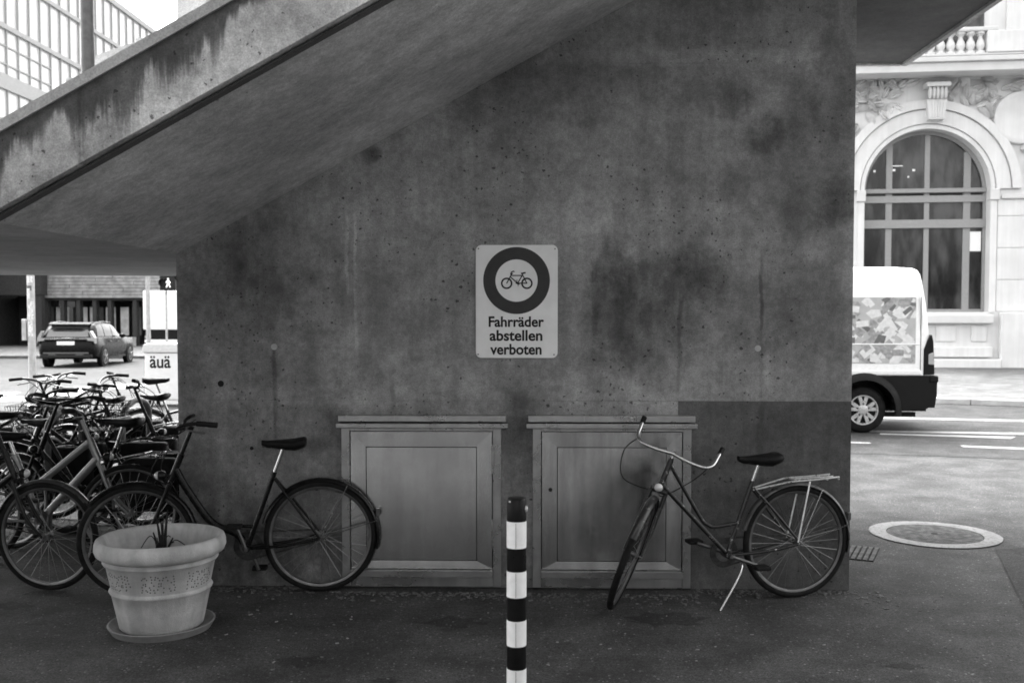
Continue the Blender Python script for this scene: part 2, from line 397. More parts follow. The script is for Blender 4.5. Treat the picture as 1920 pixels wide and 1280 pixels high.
for (x0, x1, z0, z1, mt) in cells:
    pl = [(x0+J, z0+J), (x1-J, z0+J), (x1-J, min(z1, ZT)-J), (x0+J, min(z1, ZT)-J)]
    pl = clip(pl, -SL, 1, ZK-SL*XK-.002)
    if len(pl) > 2: MB().prism(pl, WY, WY+.014).build('concrete_panel', mt, wall, world=True)
def disc(px, py, r, mat, name, depth=.004, y=None):
    p = onY(px, py, WY); M = Matrix.Translation(Vector((p.x, (WY if y is None else y), p.z)))
    MB().lathe([(0, -depth), (r, -depth), (r, .01)], 16, M, axis='y').build(name, mat, wall, world=True)
disc(414, 719, .020, 'dark_hole', 'tie_hole', .001); disc(472, 840, .012, 'dark_hole', 'tie_hole', .001)
disc(514, 650, .020, 'plug_grey', 'tie_plug', .002); disc(1421, 653, .020, 'plug_grey', 'tie_plug', .002)

# stair flight
stair = thing('concrete_stair', 'concrete stair flight rising to the right with stained low parapet', 'stair', (XK, YF, 0))
pf = [onY(0, 420, YF), onY(740, 0, YF), onY(0, 236, YF), onY(440, 0, YF)]
slf = (pf[1].z-pf[0].z)/(pf[1].x-pf[0].x)
XT = XR-.05                                           # top of flight
def soff(x): return ZK+SL*(x-XK)
t0 = pf[2]; slt = (pf[3].z-pf[2].z)/(pf[3].x-pf[2].x)
def ptop(x): return t0.z+SL*(x-t0.x)
p_stain = lambda px, py, rx, rz, k: (onY(px, py, YF).x, onY(px, py, YF).z, rx/425, rz/425, k)
concrete('parapet_concrete', .50, [p_stain(180, 240, 40, 90, .5), p_stain(30, 330, 80, 90, .45), p_stain(330, 130, 60, 40, .3), p_stain(520, 40, 60, 40, .25), p_stain(110, 220, 40, 60, .2), p_stain(260, 160, 40, 60, .15)], [(onY(150, 200, YF).x, 1.5, 3.2, .012, -.45)],
         pores=1.0, contrast=1.1, topline=(t0.x, t0.z-.03, SL, .80), lights=[p_stain(400, 180, 140, 50, .1), p_stain(45, 330, 14, 50, .3)], porescale=40.)
concrete('groove_concrete', .07, (), (), pores=0, contrast=.5)
concrete('cap_concrete', .36, (), (), pores=.2, contrast=.5)
far0, far1 = onZ(0, 493, ZK), onZ(331, 508, ZK)
YB = far1.y
XE = -9.0
def yfar(x): return far0.y+(far1.y-far0.y)*(x-far0.x)/(far1.x-far0.x)
# lower landing
mb = MB(); mb.prism([(XE, YF+.10), (XK, YF+.10), (XK, yfar(XK)), (XE, yfar(XK)-1.3)], ZK, ZK+.28, axis='z'); mb.build('lower_landing', 'landing_concrete', stair, world=True)
# flight body: sloped soffit, stepped top
ns = 14; prof = [(XK+.001, ZK), (XT, soff(XT))]; stp = (XT-XK)/ns; top = []
for i in range(ns+1):
    x = XK+i*stp; z = ZK+.28+SL*(x-XK)
    if i < ns: top += [(x+.001, z+SL*stp), (x+stp, z+SL*stp)]
prof = prof+[(XT, soff(XT)+.28)]+list(reversed(top[:-1]))+[(XK+.001, ZK+.28)]
MB().prism(prof, YF+.10, yfar(XK)).build('flight', 'soffit_concrete', stair, world=True)
# soffit edge rib (double drip line seen along the lower edge)
def sloped_bar(x0, x1, lo, hi, y0, y1, name, mat):
    MB().prism([(x0, soff(x0)+lo), (x1, soff(x1)+lo), (x1, soff(x1)+hi), (x0, soff(x0)+hi)], y0, y1).build(name, mat, stair, world=True)
dz = pf[2].z-soff(pf[2].x)                            # height of parapet top above soffit line
sloped_bar(XK, XT+.6, .016, dz-.03, YF, YF+.16, 'parapet', 'parapet_concrete')
sloped_bar(XK, XT+.6, -.003, .008, YF+.045, YF+.095, 'drip_edge', 'groove_concrete')
sloped_bar(XK, XT+.6, dz-.028, dz+.02, YF-.012, YF+.18, 'parapet_cap', 'cap_concrete')
MB().bb((XE, YF, ZK+.022), (XK-.001, YF+.16, ZK+dz-.03)).build('parapet', 'parapet_concrete', stair, world=True)
MB().bb((XE, YF-.012, ZK+dz-.028), (XK-.001, YF+.18, ZK+dz+.02)).build('parapet_cap', 'cap_concrete', stair, world=True)
# back parapet
yb = yfar(XK)-.16
bp = [onY(100, 300, yb), onY(100, 128, yb), onY(180, 104, yb), onY(241, 83, yb), onY(330, 62, yb), onY(330, 300, yb)]
MB().prism([(XE, ZK+.281), (XK, ZK+.281), (bp[5].x, soff(bp[5].x)+.6), (bp[4].x, bp[4].z), (bp[3].x, bp[3].z), (bp[2].x, bp[2].z), (bp[2].x-.05, bp[2].z-.4), (bp[1].x-.4, ZK+.7), (XE, ZK+.7)], yb, yb+.14).build('back_parapet', 'cap_concrete', stair, world=True)
MB().bb((bp[4].x+.01, yb+.002, soff(bp[4].x)+.5), (XT+1, yb+.138, 9)).build('stair_head_wall', 'cap_concrete', stair, world=True)
# upper landing
u1 = onZ(1695, 118, ZT); u0 = onZ(1870, 0, ZT); ue = (u0.x+u1.x)/2
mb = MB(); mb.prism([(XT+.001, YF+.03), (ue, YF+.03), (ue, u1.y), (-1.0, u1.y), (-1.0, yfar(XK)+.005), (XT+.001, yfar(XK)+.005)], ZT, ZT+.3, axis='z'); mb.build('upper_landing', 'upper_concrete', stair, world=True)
MB().bb((ue-.16, YF+.031, ZT+.301), (ue+.03, u1.y, ZT+1.2)).build('parapet', 'cap_concrete', stair, world=True)
MB().bb((ue-.03, YF+.031, ZT-.03), (ue+.02, u1.y+.02, ZT+.299)).build('drip_edge', 'soffit_concrete', stair, world=True)
MB().bb((1.0, u1.y+.001, ZT-.02), (ue-.031, u1.y+.06, ZT+.299)).build('drip_edge', 'soffit_concrete', stair, world=True)
# far supports for the landings (hidden by the wall, hold the slabs up)
MB().bb((-.9, u1.y-.5, 0), (.2, u1.y-.1, ZT)).build('support_pier', 'wall_concrete', stair, world=True)
MB().bb((-8.6, YF+.6, 0), (-8.2, YF+1.6, ZK)).build('support_pier', 'wall_concrete', stair, world=True)

# post standing on the stair
plain('post_steel', .05, .5, .3, var=.2)
pc = onY(165, 140, yb-.5)
MB().tube([(pc.x, pc.y, max(soff(pc.x), ZK)+.28), (pc.x, pc.y, 9.0)], .058, 20).build('p', 'post_steel')
o = bpy.data.objects['p']; o.name = 'stair_post'; recenter(o); tag(o, 'dark round steel post rising from the stair behind the parapet', 'post')

# ------------------------------------------------------------------ sign
plain('sign_white', .8, .45, var=.05, scale=9); plain('sign_red', .045, .45, var=.08); plain('sign_black', .014, .5); plain('screw_grey', .2, .4, .6)
sg = onY(969, 565, WY); sy = WY-.012
sign = thing('no_parking_sign', 'white rounded sign plate forbidding bicycle parking, screwed to the concrete wall', 'sign', (sg.x, sy, onY(969, 671, WY).z))
a, b_ = onY(892, 459.5, sy), onY(1045.5, 671, sy)
def rrect(x0, x1, z0, z1, r, n=6):
    return arc(x1-r, z1-r, r, 0, 90, n)+arc(x0+r, z1-r, r, 90, 180, n)+arc(x0+r, z0+r, r, 180, 270, n)+arc(x1-r, z0+r, r, 270, 360, n)
MB().prism(rrect(a.x, b_.x, b_.z, a.z, .035), sy, sy+.010).build('plate', 'sign_white', sign, world=True, bevel=.001, bseg=1)
rc = onY(968.5, 526, sy); sc = 1/292.0*(sy/WY)
MR = Matrix.Translation(Vector((rc.x, sy, rc.z)))
MB().lathe([(38.8*sc, 0.0), (38.8*sc, -.0012), (61.4*sc, -.0012), (61.4*sc, 0.0)], 72, MR, axis='y').build('red_ring', 'sign_red', sign, world=True)
def zp(x, y): return onY(860+x*.2031, 430+y*.2031, sy)
pic = MB()
def stroke(pts, r): 
    q = [zp(*p) for p in pts]
    for i in range(len(q)-1):
        d = (q[i+1]-q[i]); n = Vector((-d.z, 0, d.x)).normalized()*r; e = d.normalized()*r*.3
        v = [q[i]+n-e, q[i]-n-e, q[i+1]-n+e, q[i+1]+n+e]; t = -.0012-.00003*len(pic.v)/8
        pic.add([(p.x, sy+t, p.z) for p in v]+[(p.x, sy, p.z) for p in v], [(0, 1, 2, 3), (0, 4, 5, 1), (1, 5, 6, 2), (2, 6, 7, 3), (3, 7, 4, 0)])
for c in ((443, 498), (630, 498)):
    p = zp(*c); pic.lathe([(37*.2031*sc, 0), (37*.2031*sc, -.001), (52*.2031*sc, -.001), (52*.2031*sc, 0)], 40, Matrix.Translation(Vector((p.x, sy, p.z))), axis='y')
tr = .0034
stroke([(443, 498), (490, 410)], tr); stroke([(488, 426), (592, 426)], tr); stroke([(478, 440), (545, 497)], tr); stroke([(545, 497), (592, 415)], tr); stroke([(545, 497), (630, 497)], tr)
stroke([(592, 425), (630, 498)], tr); stroke([(578, 408), (616, 400)], .005); stroke([(480, 410), (488, 395), (504, 386), (514, 392)], tr); stroke([(478, 412), (500, 408)], tr)
stroke([(530, 490), (560, 504)], .0065); stroke([(536, 470), (550, 525)], .0016); stroke([(528, 470), (545, 470)], .0014)
pic.build('bicycle_pictogram', 'sign_black', sign, world=True)
for body, x0, x1, ya, yb_ in (('Fahrräder', 916.3, 1020, 593, 612), ('abstellen', 918, 1017, 618.5, 638), ('verboten', 919, 1015.5, 644.5, 663.8)):
    p = onY(x0, yb_, sy); q = onY(x1, ya, sy)
    M = Matrix.Translation(Vector((p.x, sy-.0006, p.z))) @ Matrix.Rotation(math.pi/2, 4, 'X')
    text_mb(body, M, q.x-p.x, q.z-p.z, .026).build('lettering', 'sign_black', sign, world=True)
for c in ((183, 178), (890, 180), (180, 1152), (880, 1155)):
    p = zp(*c); MB().sphere((p.x, sy-.001, p.z), (.005, .003, .005)).build('screw', 'screw_grey', sign, world=True, smooth=40)

# ------------------------------------------------------------------ cabinets
plain('cabinet_metal', .42, .30, .85, var=.1, scale=6, streak=.18)
plain('cabinet_trim', .36, .30, .8, var=.12, scale=10)
plain('cabinet_shadow_gap', .03, .9)
def cabinet(x0, x1, c0, c1, label, lock, hinge, stain):
    def P(px, py, y): return onY(px, py, y)
    bx0, bx1 = P(x0, 900, WY).x, P(x1, 900, WY).x; cx0, cx1 = P(c0, 790, WY-.09).x, P(c1, 790, WY-.09).x
    zt = wz(804); zb = .015
    cb = thing('wall_cabinet', label, 'cabinet', ((bx0+bx1)/2, WY, 0))
    fy = WY-.045
    fw = .10
    # canopy: two stepped bars
    z1, z2, z3 = P(960, 783, WY-.09).z, P(960, 792, WY-.09).z, P(960, 803, WY-.09).z
    MB().bb((cx0+.012, WY-.085, z2+.003), (cx1-.012, WY-.001, z1+.012)).build('canopy_flashing', 'cabinet_trim', cb, world=True, bevel=.003)
    MB().bb((cx0, WY-.10, z3), (cx1, WY-.002, z2-.006)).build('canopy', 'cabinet_trim', cb, world=True, bevel=.004)
    for t in (.06, .34, .64, .95):
        MB().bb((cx0+(cx1-cx0)*t-.003, WY-.088, z2+.004), (cx0+(cx1-cx0)*t+.003, WY-.002, z1+.0135)).build('flashing_seam', 'cabinet_metal', cb, world=True)
    # frame of four bars
    fr = MB(); z0 = zb
    MB().bb((bx0, fy, zb), (bx0+.052, WY-.001, z3-.002)).build('frame_bar', 'cabinet_trim', cb, world=True, bevel=.003)
    MB().bb((bx1-.052, fy, zb), (bx1, WY-.001, z3-.002)).build('frame_bar', 'cabinet_trim', cb, world=True, bevel=.003)
    dtop = P(960, 808, fy).z; sil1, sil0 = P(960, 1068, fy).z, P(960, 1081, fy).z
    MB().bb((bx0+.053, fy+.002, dtop), (bx1-.053, WY-.001, z3-.003)).build('frame_bar', 'cabinet_trim', cb, world=True)
    MB().bb((bx0+.053, WY-.075, sil0), (bx1-.053, WY-.001, sil1)).build('sill', 'cabinet_trim', cb, world=True, bevel=.003)
    MB().bb((bx0+.053, WY-.03, zb), (bx1-.053, WY-.001, sil0-.004)).build('base_panel', 'cabinet_metal', cb, world=True)
    # door: tray with sloped border and recessed field
    dx0, dx1, d0, d1 = bx0+.058, bx1-.058, sil1+.004, dtop-.006
    yo, yi = fy+.008, fy+.0125; bw_ = .095
    ox = [(dx0, d0), (dx1, d0), (dx1, d1), (dx0, d1)]; ix = [(dx0+bw_, d0+.05), (dx1-bw_, d0+.05), (dx1-bw_, d1-bw_), (dx0+bw_, d1-bw_)]
    d = MB(); d.add([(x, yo, z) for x, z in ox]+[(x, yi, z) for x, z in ix]+[(x, WY-.002, z) for x, z in ox],
                    [(i, (i+1) % 4, (i+1) % 4+4, i+4) for i in range(4)]+[(i, i+8, (i+1) % 4+8, (i+1) % 4) for i in range(4)])
    door = d.build('door', stain, cb, world=True)
    MB().bb((dx0+bw_+.004, yi-.0025, d0+.055), (dx1-bw_-.004, yi+.004, d1-bw_-.004)).build('door_field', stain, door, world=True, bevel=.002)
    MB().bb((bx0+.053, WY-.012, sil1+.001), (bx1-.053, WY-.0015, dtop-.001)).build('gap_backing', 'cabinet_shadow_gap', cb, world=True)
    if hinge:
        for pz in (860, 1000):
            p = P(923, pz, fy); MB().tube([(dx1+.006, fy-.006, p.z+.09), (dx1+.006, fy-.006, p.z-.09)], .009, 10).build('hinge', 'cabinet_trim', door, world=True, smooth=40)
    if lock:
        p = P(1032, 918, fy); MB().lathe([(0, -.006), (.012, -.006), (.014, .02)], 16, Matrix.Translation(Vector((p.x, yo, p.z))), axis='y').build('lock', 'dark_hole', door, world=True, smooth=40)
    return cb
def dirty_metal(name, stains, streaks):
    m, b, nb = base_mat(name, .3, .97); p = nb.pos(); sp = nb.n.new('ShaderNodeSeparateXYZ'); nb.l.new(p, sp.inputs[0])
    v = nb.rng(nb.noise(p, 3, 5, .6), .3, .7, .88, 1.1); v = nb.math('MULTIPLY', v, nb.rng(nb.noise(p, 150, 2), .2, .8, .93, 1.07))
    v = nb.math('MULTIPLY', v, nb.rng(nb.noise(nb.mapv(p, (9, 9, .8)), 1.0, 5, .65), .32, .66, 1-streaks, 1.06))
    wn = nb.math('MULTIPLY', nb.math('SUBTRACT', nb.noise(p, 5, 6, .65), .5), 1.6)
    for (cx, cz, rx, rz, k) in stains:
        dx = nb.math('ADD', nb.math('DIVIDE', nb.math('SUBTRACT', sp.outputs[0], cx), rx), wn); dz2 = nb.math('ADD', nb.math('DIVIDE', nb.math('SUBTRACT', sp.outputs[2], cz), rz), wn)
        r2 = nb.math('ADD', nb.math('MULTIPLY', dx, dx), nb.math('MULTIPLY', dz2, dz2)); v = nb.math('MULTIPLY', v, nb.math('SUBTRACT', 1, nb.math('MULTIPLY', nb.rng(r2, .2, 1.5, 1, 0), k)))
    nb.l.new(grey(nb, nb.math('MULTIPLY', v, .60)), b.inputs['Base Color'])
    nb.l.new(nb.rng(nb.noise(p, 90, 4), .2, .8, .19, .25), b.inputs['Roughness']); return m
dirty_metal('field_clean', [], .10); dirty_metal('field_stained', [st(1180, 950, 70, 110, .35), st(1110, 960, 40, 90, .22)], .32)
cabinet(643, 940, 630, 952, 'grey metal wall cabinet with a plain clean door, beside the long-spoked rear wheel', False, True, 'field_clean')
cabinet(999, 1294, 987, 1308, 'grey metal wall cabinet with dirt runs on its door, behind the turned front wheel', True, False, 'field_stained')

# ------------------------------------------------------------------ bollard
plain('bollard_black', .006, .35, var=.3); plain('bollard_white', .88, .5, var=.06, scale=25); plain('bollard_seam', .25, .6); plain('lens_grey', .4, .2, .3)
BD = 4.28; bt = onY(968.5, 938, BD)
bol = thing('bollard', 'slim black and white banded bollard standing in front of the cabinets', 'bollard', (bt.x, BD, 0))
BR = .0425
def bz(py): return onY(968, py, BD-BR).z
ed = [bz(v) for v in (935, 979, 1029, 1073, 1121.5, 1165.5, 1213.5, 1257)]
step = (ed[1]-ed[7])/6
while ed[-1] > step: ed.append(ed[-1]-step)
ed.append(0.0)
for i in range(len(ed)-1):
    wht = i % 2 == 1; hi, lo = ed[i], ed[i+1]
    r = BR+(.0008 if wht else 0)
    pr = [(0, lo), (r, lo), (r, hi-.0005), (0, hi-.0005)]
    if i == 0: pr = [(0, lo), (BR, lo), (BR, hi-.012), (BR-.004, hi-.003), (BR-.012, hi), (0, hi)]
    bd = MB().lathe(pr, 40).build('white_band' if wht else 'black_band', 'bollard_white' if wht else 'bollard_black', bol, smooth=35)
    if wht: MB().box((-.002, -r-.0004, (hi+lo)/2), (.0022, .003, (hi-lo)*.93)).build('band_seam', 'bollard_seam', bd)
p = onY(987, 953, BD); MB().sphere((BR-.002, -.012, p.z), (.010, .012, .016), 12, 8).build('reflector', 'lens_grey', bol, smooth=60)
p = onY(956, 937, BD); MB().sphere((-BR+.015, -BR+.012, p.z-.002), (.006, .006, .005)).build('bolt', 'lens_grey', bol, smooth=60)
# ------------------------------------------------------------------ planter
plain('pot_clay', .47, .9, var=.16, scale=11, bump=.5, bscale=160, streak=.2); plain('pot_hole', .07, .9); plain('soil', .03, .95, var=.4, scale=40, bump=1, bscale=70); plain('saucer_clay', .20, .8, var=.12); plain('dead_stem', .018, .9, var=.4, scale=60)
pg = G(304, 1176); sp_ = pg.y/F*1.0
PX, PYY = pg.x, pg.y
sau = MB().lathe([(0, .006), (.235, .006), (.24, .0), (.262, .0), (.280, .030), (.286, .040), (.276, .043), (.262, .026), (.25, .018), (0, .016)], 56).build('pot_saucer', 'saucer_clay', smooth=50)
sau.location = (PX, PYY, 0); tag(sau, 'round clay saucer lying under the big flower pot', 'saucer')
pot = thing('flower_pot', 'big light clay flower pot with ribbed rim standing on a saucer', 'flower pot', (PX, PYY, .018))
H = .50
po = [(0, 0), (.212, 0), (.222, .01), (.245, .12), (.262, .2), (.268, .205), (.274, .215), (.268, .226), (.262, .23), (.288, .355), (.298, .362), (.306, .374), (.300, .386), (.292, .392), (.315, .40), (.338, .415), (.348, .44), (.346, .47), (.338, .492), (.325, .50), (.312, .494), (.300, .47), (.29, .43), (.265, .30), (.262, .29), (0, .29)]
MB().lathe(po, 72).build('pot_body', 'pot_clay', pot, smooth=60)
MB().lathe([(0, .30), (.262, .297)], 32).build('soil_fill', 'soil', pot)
hl = MB(); rr = random.Random(3)
for pat in (-122, -72, -172, -22):
    for i in range(9):
        for jz in range(6):
            if rr.random() < .22: continue
            a_ = R(pat+(i-4)*4.2+rr.uniform(-1.6, 1.6)); z = .252+jz*.0165+rr.uniform(-.006, .006)
            rad = .262+(.288-.262)*(z-.23)/.125
            Mh = Matrix.Translation(Vector((rad*math.cos(a_), rad*math.sin(a_), z))) @ Matrix.Rotation(a_, 4, 'Z')
            hl.sphere((0, 0, 0), (.0018, .0044, .0044), 6, 4, Mh)
hl.build('pricked_holes', 'pot_hole', pot, kind='stuff')
dead = thing('dead_plant', 'withered dark plant stump standing in the flower pot', 'plant', (PX-.01, PYY+.05, .313))
for i in range(6):
    a_ = i*1.05; q = .018+.012*(i % 2); hh = (.33, .26, .30, .22, .28, .18)[i]
    MB().tube(spline([(q*math.cos(a_), q*math.sin(a_), 0), (q*.7*math.cos(a_+.4), q*.7*math.sin(a_+.4), hh*.4), (q*1.3*math.cos(a_+.9), q*1.3*math.sin(a_+.9), hh*.75), (q*2.0*math.cos(a_+1), q*2.0*math.sin(a_+1), hh)], 4), [.014-.0009*k_ for k_ in range(13)], 7).build('stem', 'dead_stem', dead, smooth=50)
cl = MB()
for i in range(110):
    a_ = rr.uniform(0, 6.28); h = rr.uniform(.0, .10); q = rr.uniform(.01, .09)
    c = Vector((q*math.cos(a_), q*math.sin(a_), h)); d = Vector((rr.gauss(0, 1), rr.gauss(0, 1), rr.gauss(.5, .6))).normalized()*rr.uniform(.015, .04)
    n = d.orthogonal().normalized()*rr.uniform(.006, .014); cl.add([c, c+d*.5+n, c+d, c+d*.5-n], [(0, 1, 2, 3)])
cl.build('withered_leaves', 'dead_stem', dead, kind='stuff')
tw = MB()
for i in range(8):
    a_ = rr.uniform(0, 6.28); q = rr.uniform(.08, .24)
    tw.tube(spline([(0, 0, .05), (q*.5*math.cos(a_), q*.5*math.sin(a_), .1+rr.uniform(0, .1)), (q*math.cos(a_), q*math.sin(a_), rr.uniform(.02, .2))]), .0025, 4)
tw.build('twigs', 'dead_stem', dead, kind='stuff')

# ------------------------------------------------------------------ bicycles
plain('tyre_rubber', .010, .8, var=.3); plain('chrome', .55, .22, .95, var=.15, scale=40); plain('alu', .15, .42, .85, var=.15, scale=30); plain('rack_chrome', .75, .34, .7, var=.15, scale=30); plain('spoke_steel', .22, .4, .8)
plain('bike_black', .007, .3, var=.4, scale=30, coat=.08); plain('bike_dark', .010, .32, var=.5, scale=25, coat=.08); plain('bike_silver', .26, .35, .6, var=.15); plain('bike_grey', .05, .35, .2, var=.3)
plain('saddle_black', .008, .5, var=.4, scale=25); plain('grip_black', .012, .7); plain('lamp_glass', .6, .12, .1); plain('reflector_dark', .08, .25); plain('bag_black', .010, .8, var=.4, scale=12, bump=.4, bscale=20); plain('rusty_dark', .04, .7, .3, var=.5, scale=40)
def chipped(name):
    m, b, nb = base_mat(name, .35); o = nb.obj(); n = nb.noise(o, 38, 5, .7); k_ = nb.rng(n, .60, .66, 0, 1)
    nb.l.new(grey(nb, nb.math('ADD', .014, nb.math('MULTIPLY', k_, .35))), b.inputs['Base Color']); return m
chipped('bike_chipped')
def bicycle(label, rear, front=None, head=None, wb=1.08, r=.345, frame='step', fmat='bike_black', bar='flat', steer=0, rack=None, stand=None, saddle_h=.95, bar_h=1.03, lean=0, fender='bike_black', basket=False, crank=200, lamp=True, cover=False, st_ang=68, fat=.016, headh=.80, bags=False, group='bicycles parked by the stair'):
    if front is not None:
        d = front-rear; head = math.atan2(d.y, d.x)
        wb = d.length
    root = thing('bicycle', label, 'bicycle', (rear.x, rear.y, 0), 0, group)
    root.rotation_euler = (lean, 0, head); WM[root.name] = Matrix.Translation(Vector((rear.x, rear.y, 0))) @ Euler((lean, 0, head)).to_matrix().to_4x4()
    sa = R(st_ang); ax = Vector((-math.cos(sa), 0, math.sin(sa))); pf_ = Vector((math.sin(sa), 0, math.cos(sa)))
    FA = Vector((wb, 0, r)); P0 = FA-pf_*.055
    crown = P0+ax*(r+.055); hb = P0+ax*(r+.075); ht = hb+ax*.17; stemtop = P0+ax*((bar_h-P0.z)/ax.z)
    SM = Matrix.Translation(P0) @ Matrix.Rotation(R(steer), 4, ax) @ Matrix.Translation(-P0)
    RA = Vector((0, 0, r)); BBk = Vector((.45, 0, .29)); 
    sdir_ = Vector((-math.cos(R(70)), 0, math.sin(R(70)))); ST = BBk+sdir_*((saddle_h-.16-BBk.z)/sdir_.z); SP = BBk+sdir_*((saddle_h-.045-BBk.z)/sdir_.z)
    if saddle_h > .92: ST = BBk+sdir_*((.76-BBk.z)/sdir_.z)
    def wheel(c, M, rear_):
        T = Matrix.Translation(c)
        tt = (M @ T) if M is not None else T
        tw_ = .019
        ty = MB(tt).lathe([(r-.036, -.011), (r-.03, -.017), (r-.016, -.0195), (r-.004, -.012), (r, 0), (r-.004, .012), (r-.016, .0195), (r-.03, .017), (r-.036, .011)], 64, axis='y').build('wheel', 'tyre_rubber', root, smooth=60)
        MB(tt).lathe([(r-.050, -.008), (r-.037, -.0125), (r-.034, -.0125), (r-.036, 0), (r-.034, .0125), (r-.037, .0125), (r-.050, .008), (r-.053, 0), (r-.050, -.008)], 64, axis='y').build('rim', 'alu', ty, smooth=50)
        sp = MB(tt); ns_ = 28
        for i in range(ns_):
            a_ = 2*math.pi*i/ns_; sd = 1 if i % 2 else -1; off = (.9 if (i//2) % 2 else -.9)
            h_ = (.02*math.cos(a_+off), sd*.028, .02*math.sin(a_+off)); e_ = ((r-.057)*math.cos(a_), sd*.003, (r-.057)*math.sin(a_)); sp.tube([h_, e_], .0013, 3, caps=False)
        sp.build('spokes', 'spoke_steel', ty)
        MB(tt).lathe([(0, -.06), (.007, -.06), (.007, -.036), (.024, -.034), (.024, -.028), (.013, -.022), (.013, .022), (.024, .028), (.024, .034), (.007, .036), (.007, .06), (0, .06)], 14, axis='y').build('hub', 'alu', ty, smooth=40)
        return ty
    wheel(RA, None, True); wheel(FA, SM, False)
    # frame
    f = MB()
    f.tube([BBk, ST], fat, 12); f.tube([hb, ht], fat+.004, 12)
    f.tube([BBk+Vector((0, -.04, 0)), BBk+Vector((0, .04, 0))], .023, 12)
    for s_ in (-1, 1):
        f.tube(spline([BBk+Vector((-.02, s_*.03, 0)), Vector((.2, s_*.055, .31)), RA+Vector((0, s_*.065, 0))], 4), .0095, 8)
        f.tube(spline([ST+Vector((0, s_*.018, -.04)), Vector((ST.x*.55, s_*.055, (ST.z-.04+r)/2+.02)), RA+Vector((0, s_*.065, 0))], 4), .008, 8)
    if frame == 'swan':
        c = spline([hb+ax*.07, Vector((hb.x-.10, 0, hb.z-.07)), Vector((hb.x-.24, 0, hb.z-.27)), Vector((hb.x-.38, 0, .385)), BBk+Vector((.02, 0, .03))], 6); f.tube(c, fat+.008, 12)
        f.tube([Vector((hb.x-.33, 0, .43)), BBk+sdir_*.14], .011, 10)
    elif frame == 'step':
        f.tube([hb+ax*.02, BBk], fat, 12)
        f.tube(spline([ht-ax*.02, Vector((.63, 0, .53)), Vector((.575, 0, .475)), Vector((.53, 0, .462)), BBk+sdir_*.20], 6), fat-.002, 12)
    elif frame == 'mixte':
        f.tube([hb+ax*.02, BBk], fat+.006, 12); f.tube([ht-ax*.02, BBk+sdir_*.22], fat+.002, 12)
    else:
        f.tube([hb+ax*.02, BBk], fat+.004, 12); f.tube([ht-ax*.03, ST-sdir_*.04], fat, 12)
    f.build('frame', fmat, root, smooth=50)
    # fork
    fk = MB(SM); fk.tube([crown-Vector((0, .05, 0)), crown+Vector((0, .05, 0))], .016, 10); fk.tube([crown, stemtop-ax*.04], .0135, 10)
    for s_ in (-1, 1): fk.tube(spline([crown+Vector((0, s_*.045, 0)), P0+ax*.16+Vector((0, s_*.05, 0)), FA+Vector((0, s_*.055, 0))], 5), [.013]*5+[.012, .011, .010, .009, .008, .007], 8)
    fk.build('fork', fmat, root, smooth=50)
    # handlebar
    hbm = MB(SM); wd = .29
    fw_ = Vector((1, 0, 0)); c0 = stemtop+fw_*.03
    hbm.tube([stemtop-ax*.10, stemtop+ax*.01], .0115, 10); hbm.tube([stemtop, c0], .013, 10)
    ends = []
    for s_ in (-1, 1):
        if bar == 'north':
            pts = [c0, c0+Vector((.03, s_*.10, .01)), c0+Vector((.03, s_*.19, .03)), c0+Vector((-.01, s_*.245, .05)), c0+Vector((-.09, s_*.26, .06)), c0+Vector((-.20, s_*.27, .05))]
        elif bar == 'wide':
            pts = [c0, c0+Vector((.015, s_*.09, -.005)), c0+Vector((.01, s_*.19, -.005)), c0+Vector((-.03, s_*.235, .01)), c0+Vector((-.09, s_*.245, .05)), c0+Vector((-.14, s_*.25, .085))]
        elif bar == 'drop':
            pts = [c0, c0+Vector((0, s_*.17, 0)), c0+Vector((.06, s_*.2, -.005)), c0+Vector((.10, s_*.21, -.06)), c0+Vector((.06, s_*.21, -.12)), c0+Vector((-.03, s_*.21, -.13))]
        else:
            pts = [c0, c0+Vector((0, s_*.10, .02)), c0+Vector((-.02, s_*.2, .03)), c0+Vector((-.06, s_*.30, .03))]
        q = spline(pts, 5); hbm.tube(q, .011, 10); ends.append((q, s_))
    hmat = 'chrome' if bar == 'wide' else 'bike_dark'
    if bar == 'drop': hmat = 'grip_black'
    hbo = hbm.build('handlebar', hmat, root, smooth=50)
    for q, s_ in ends:
        g = q[-6:] if bar != 'wide' else q[-4:]
        MB(SM).tube(g+[g[-1]+(g[-1]-g[-2]).normalized()*.01], .016, 10).build('grip', 'grip_black', hbo, smooth=50)
        i0 = -7; a_ = q[i0]; b2 = a_+Vector((.045, -s_*.02, -.035)); c2 = q[-2]+Vector((.05, 0, -.05))
        lv = MB(SM); lv.tube(spline([a_, b2, c2], 4), .006, 6); lv.build('brake_lever', 'alu' if bar != 'drop' else 'grip_black', hbo, smooth=50)
        cbm = MB(); a3 = SM @ b2; mid = (a3+hb)/2+Vector((.10, s_*.05, .02)); cbm.tube(spline([a3, a3+Vector((.10, 0, -.08)), mid+Vector((.05, 0, -.12)), hb+Vector((.02, s_*.02, -.03))], 5), .0032, 5); cbm.build('brake_cable', 'grip_black', root)
    # saddle
    MB().tube([ST-sdir_*.02, SP], .013, 10).build('seat_post', 'chrome', root, smooth=50)
    sm = MB(); sec = [(-.135, .070, .035), (-.12, .088, .045), (-.07, .092, .05), (-.01, .065, .045), (.05, .036, .036), (.10, .026, .030), (.135, .020, .022)]
    vs_ = []; n_ = 12
    for (x, hw, hh) in sec:
        for k_ in range(n_):
            a_ = 2*math.pi*k_/n_; yy = math.cos(a_); zz = math.sin(a_)
            vs_.append((SP.x+x, hw*yy, SP.z+.02+(hh*.55*zz if zz > 0 else hh*1.0*zz)+(.012 if x < -.1 else 0)+(.008 if x > .1 else 0)))
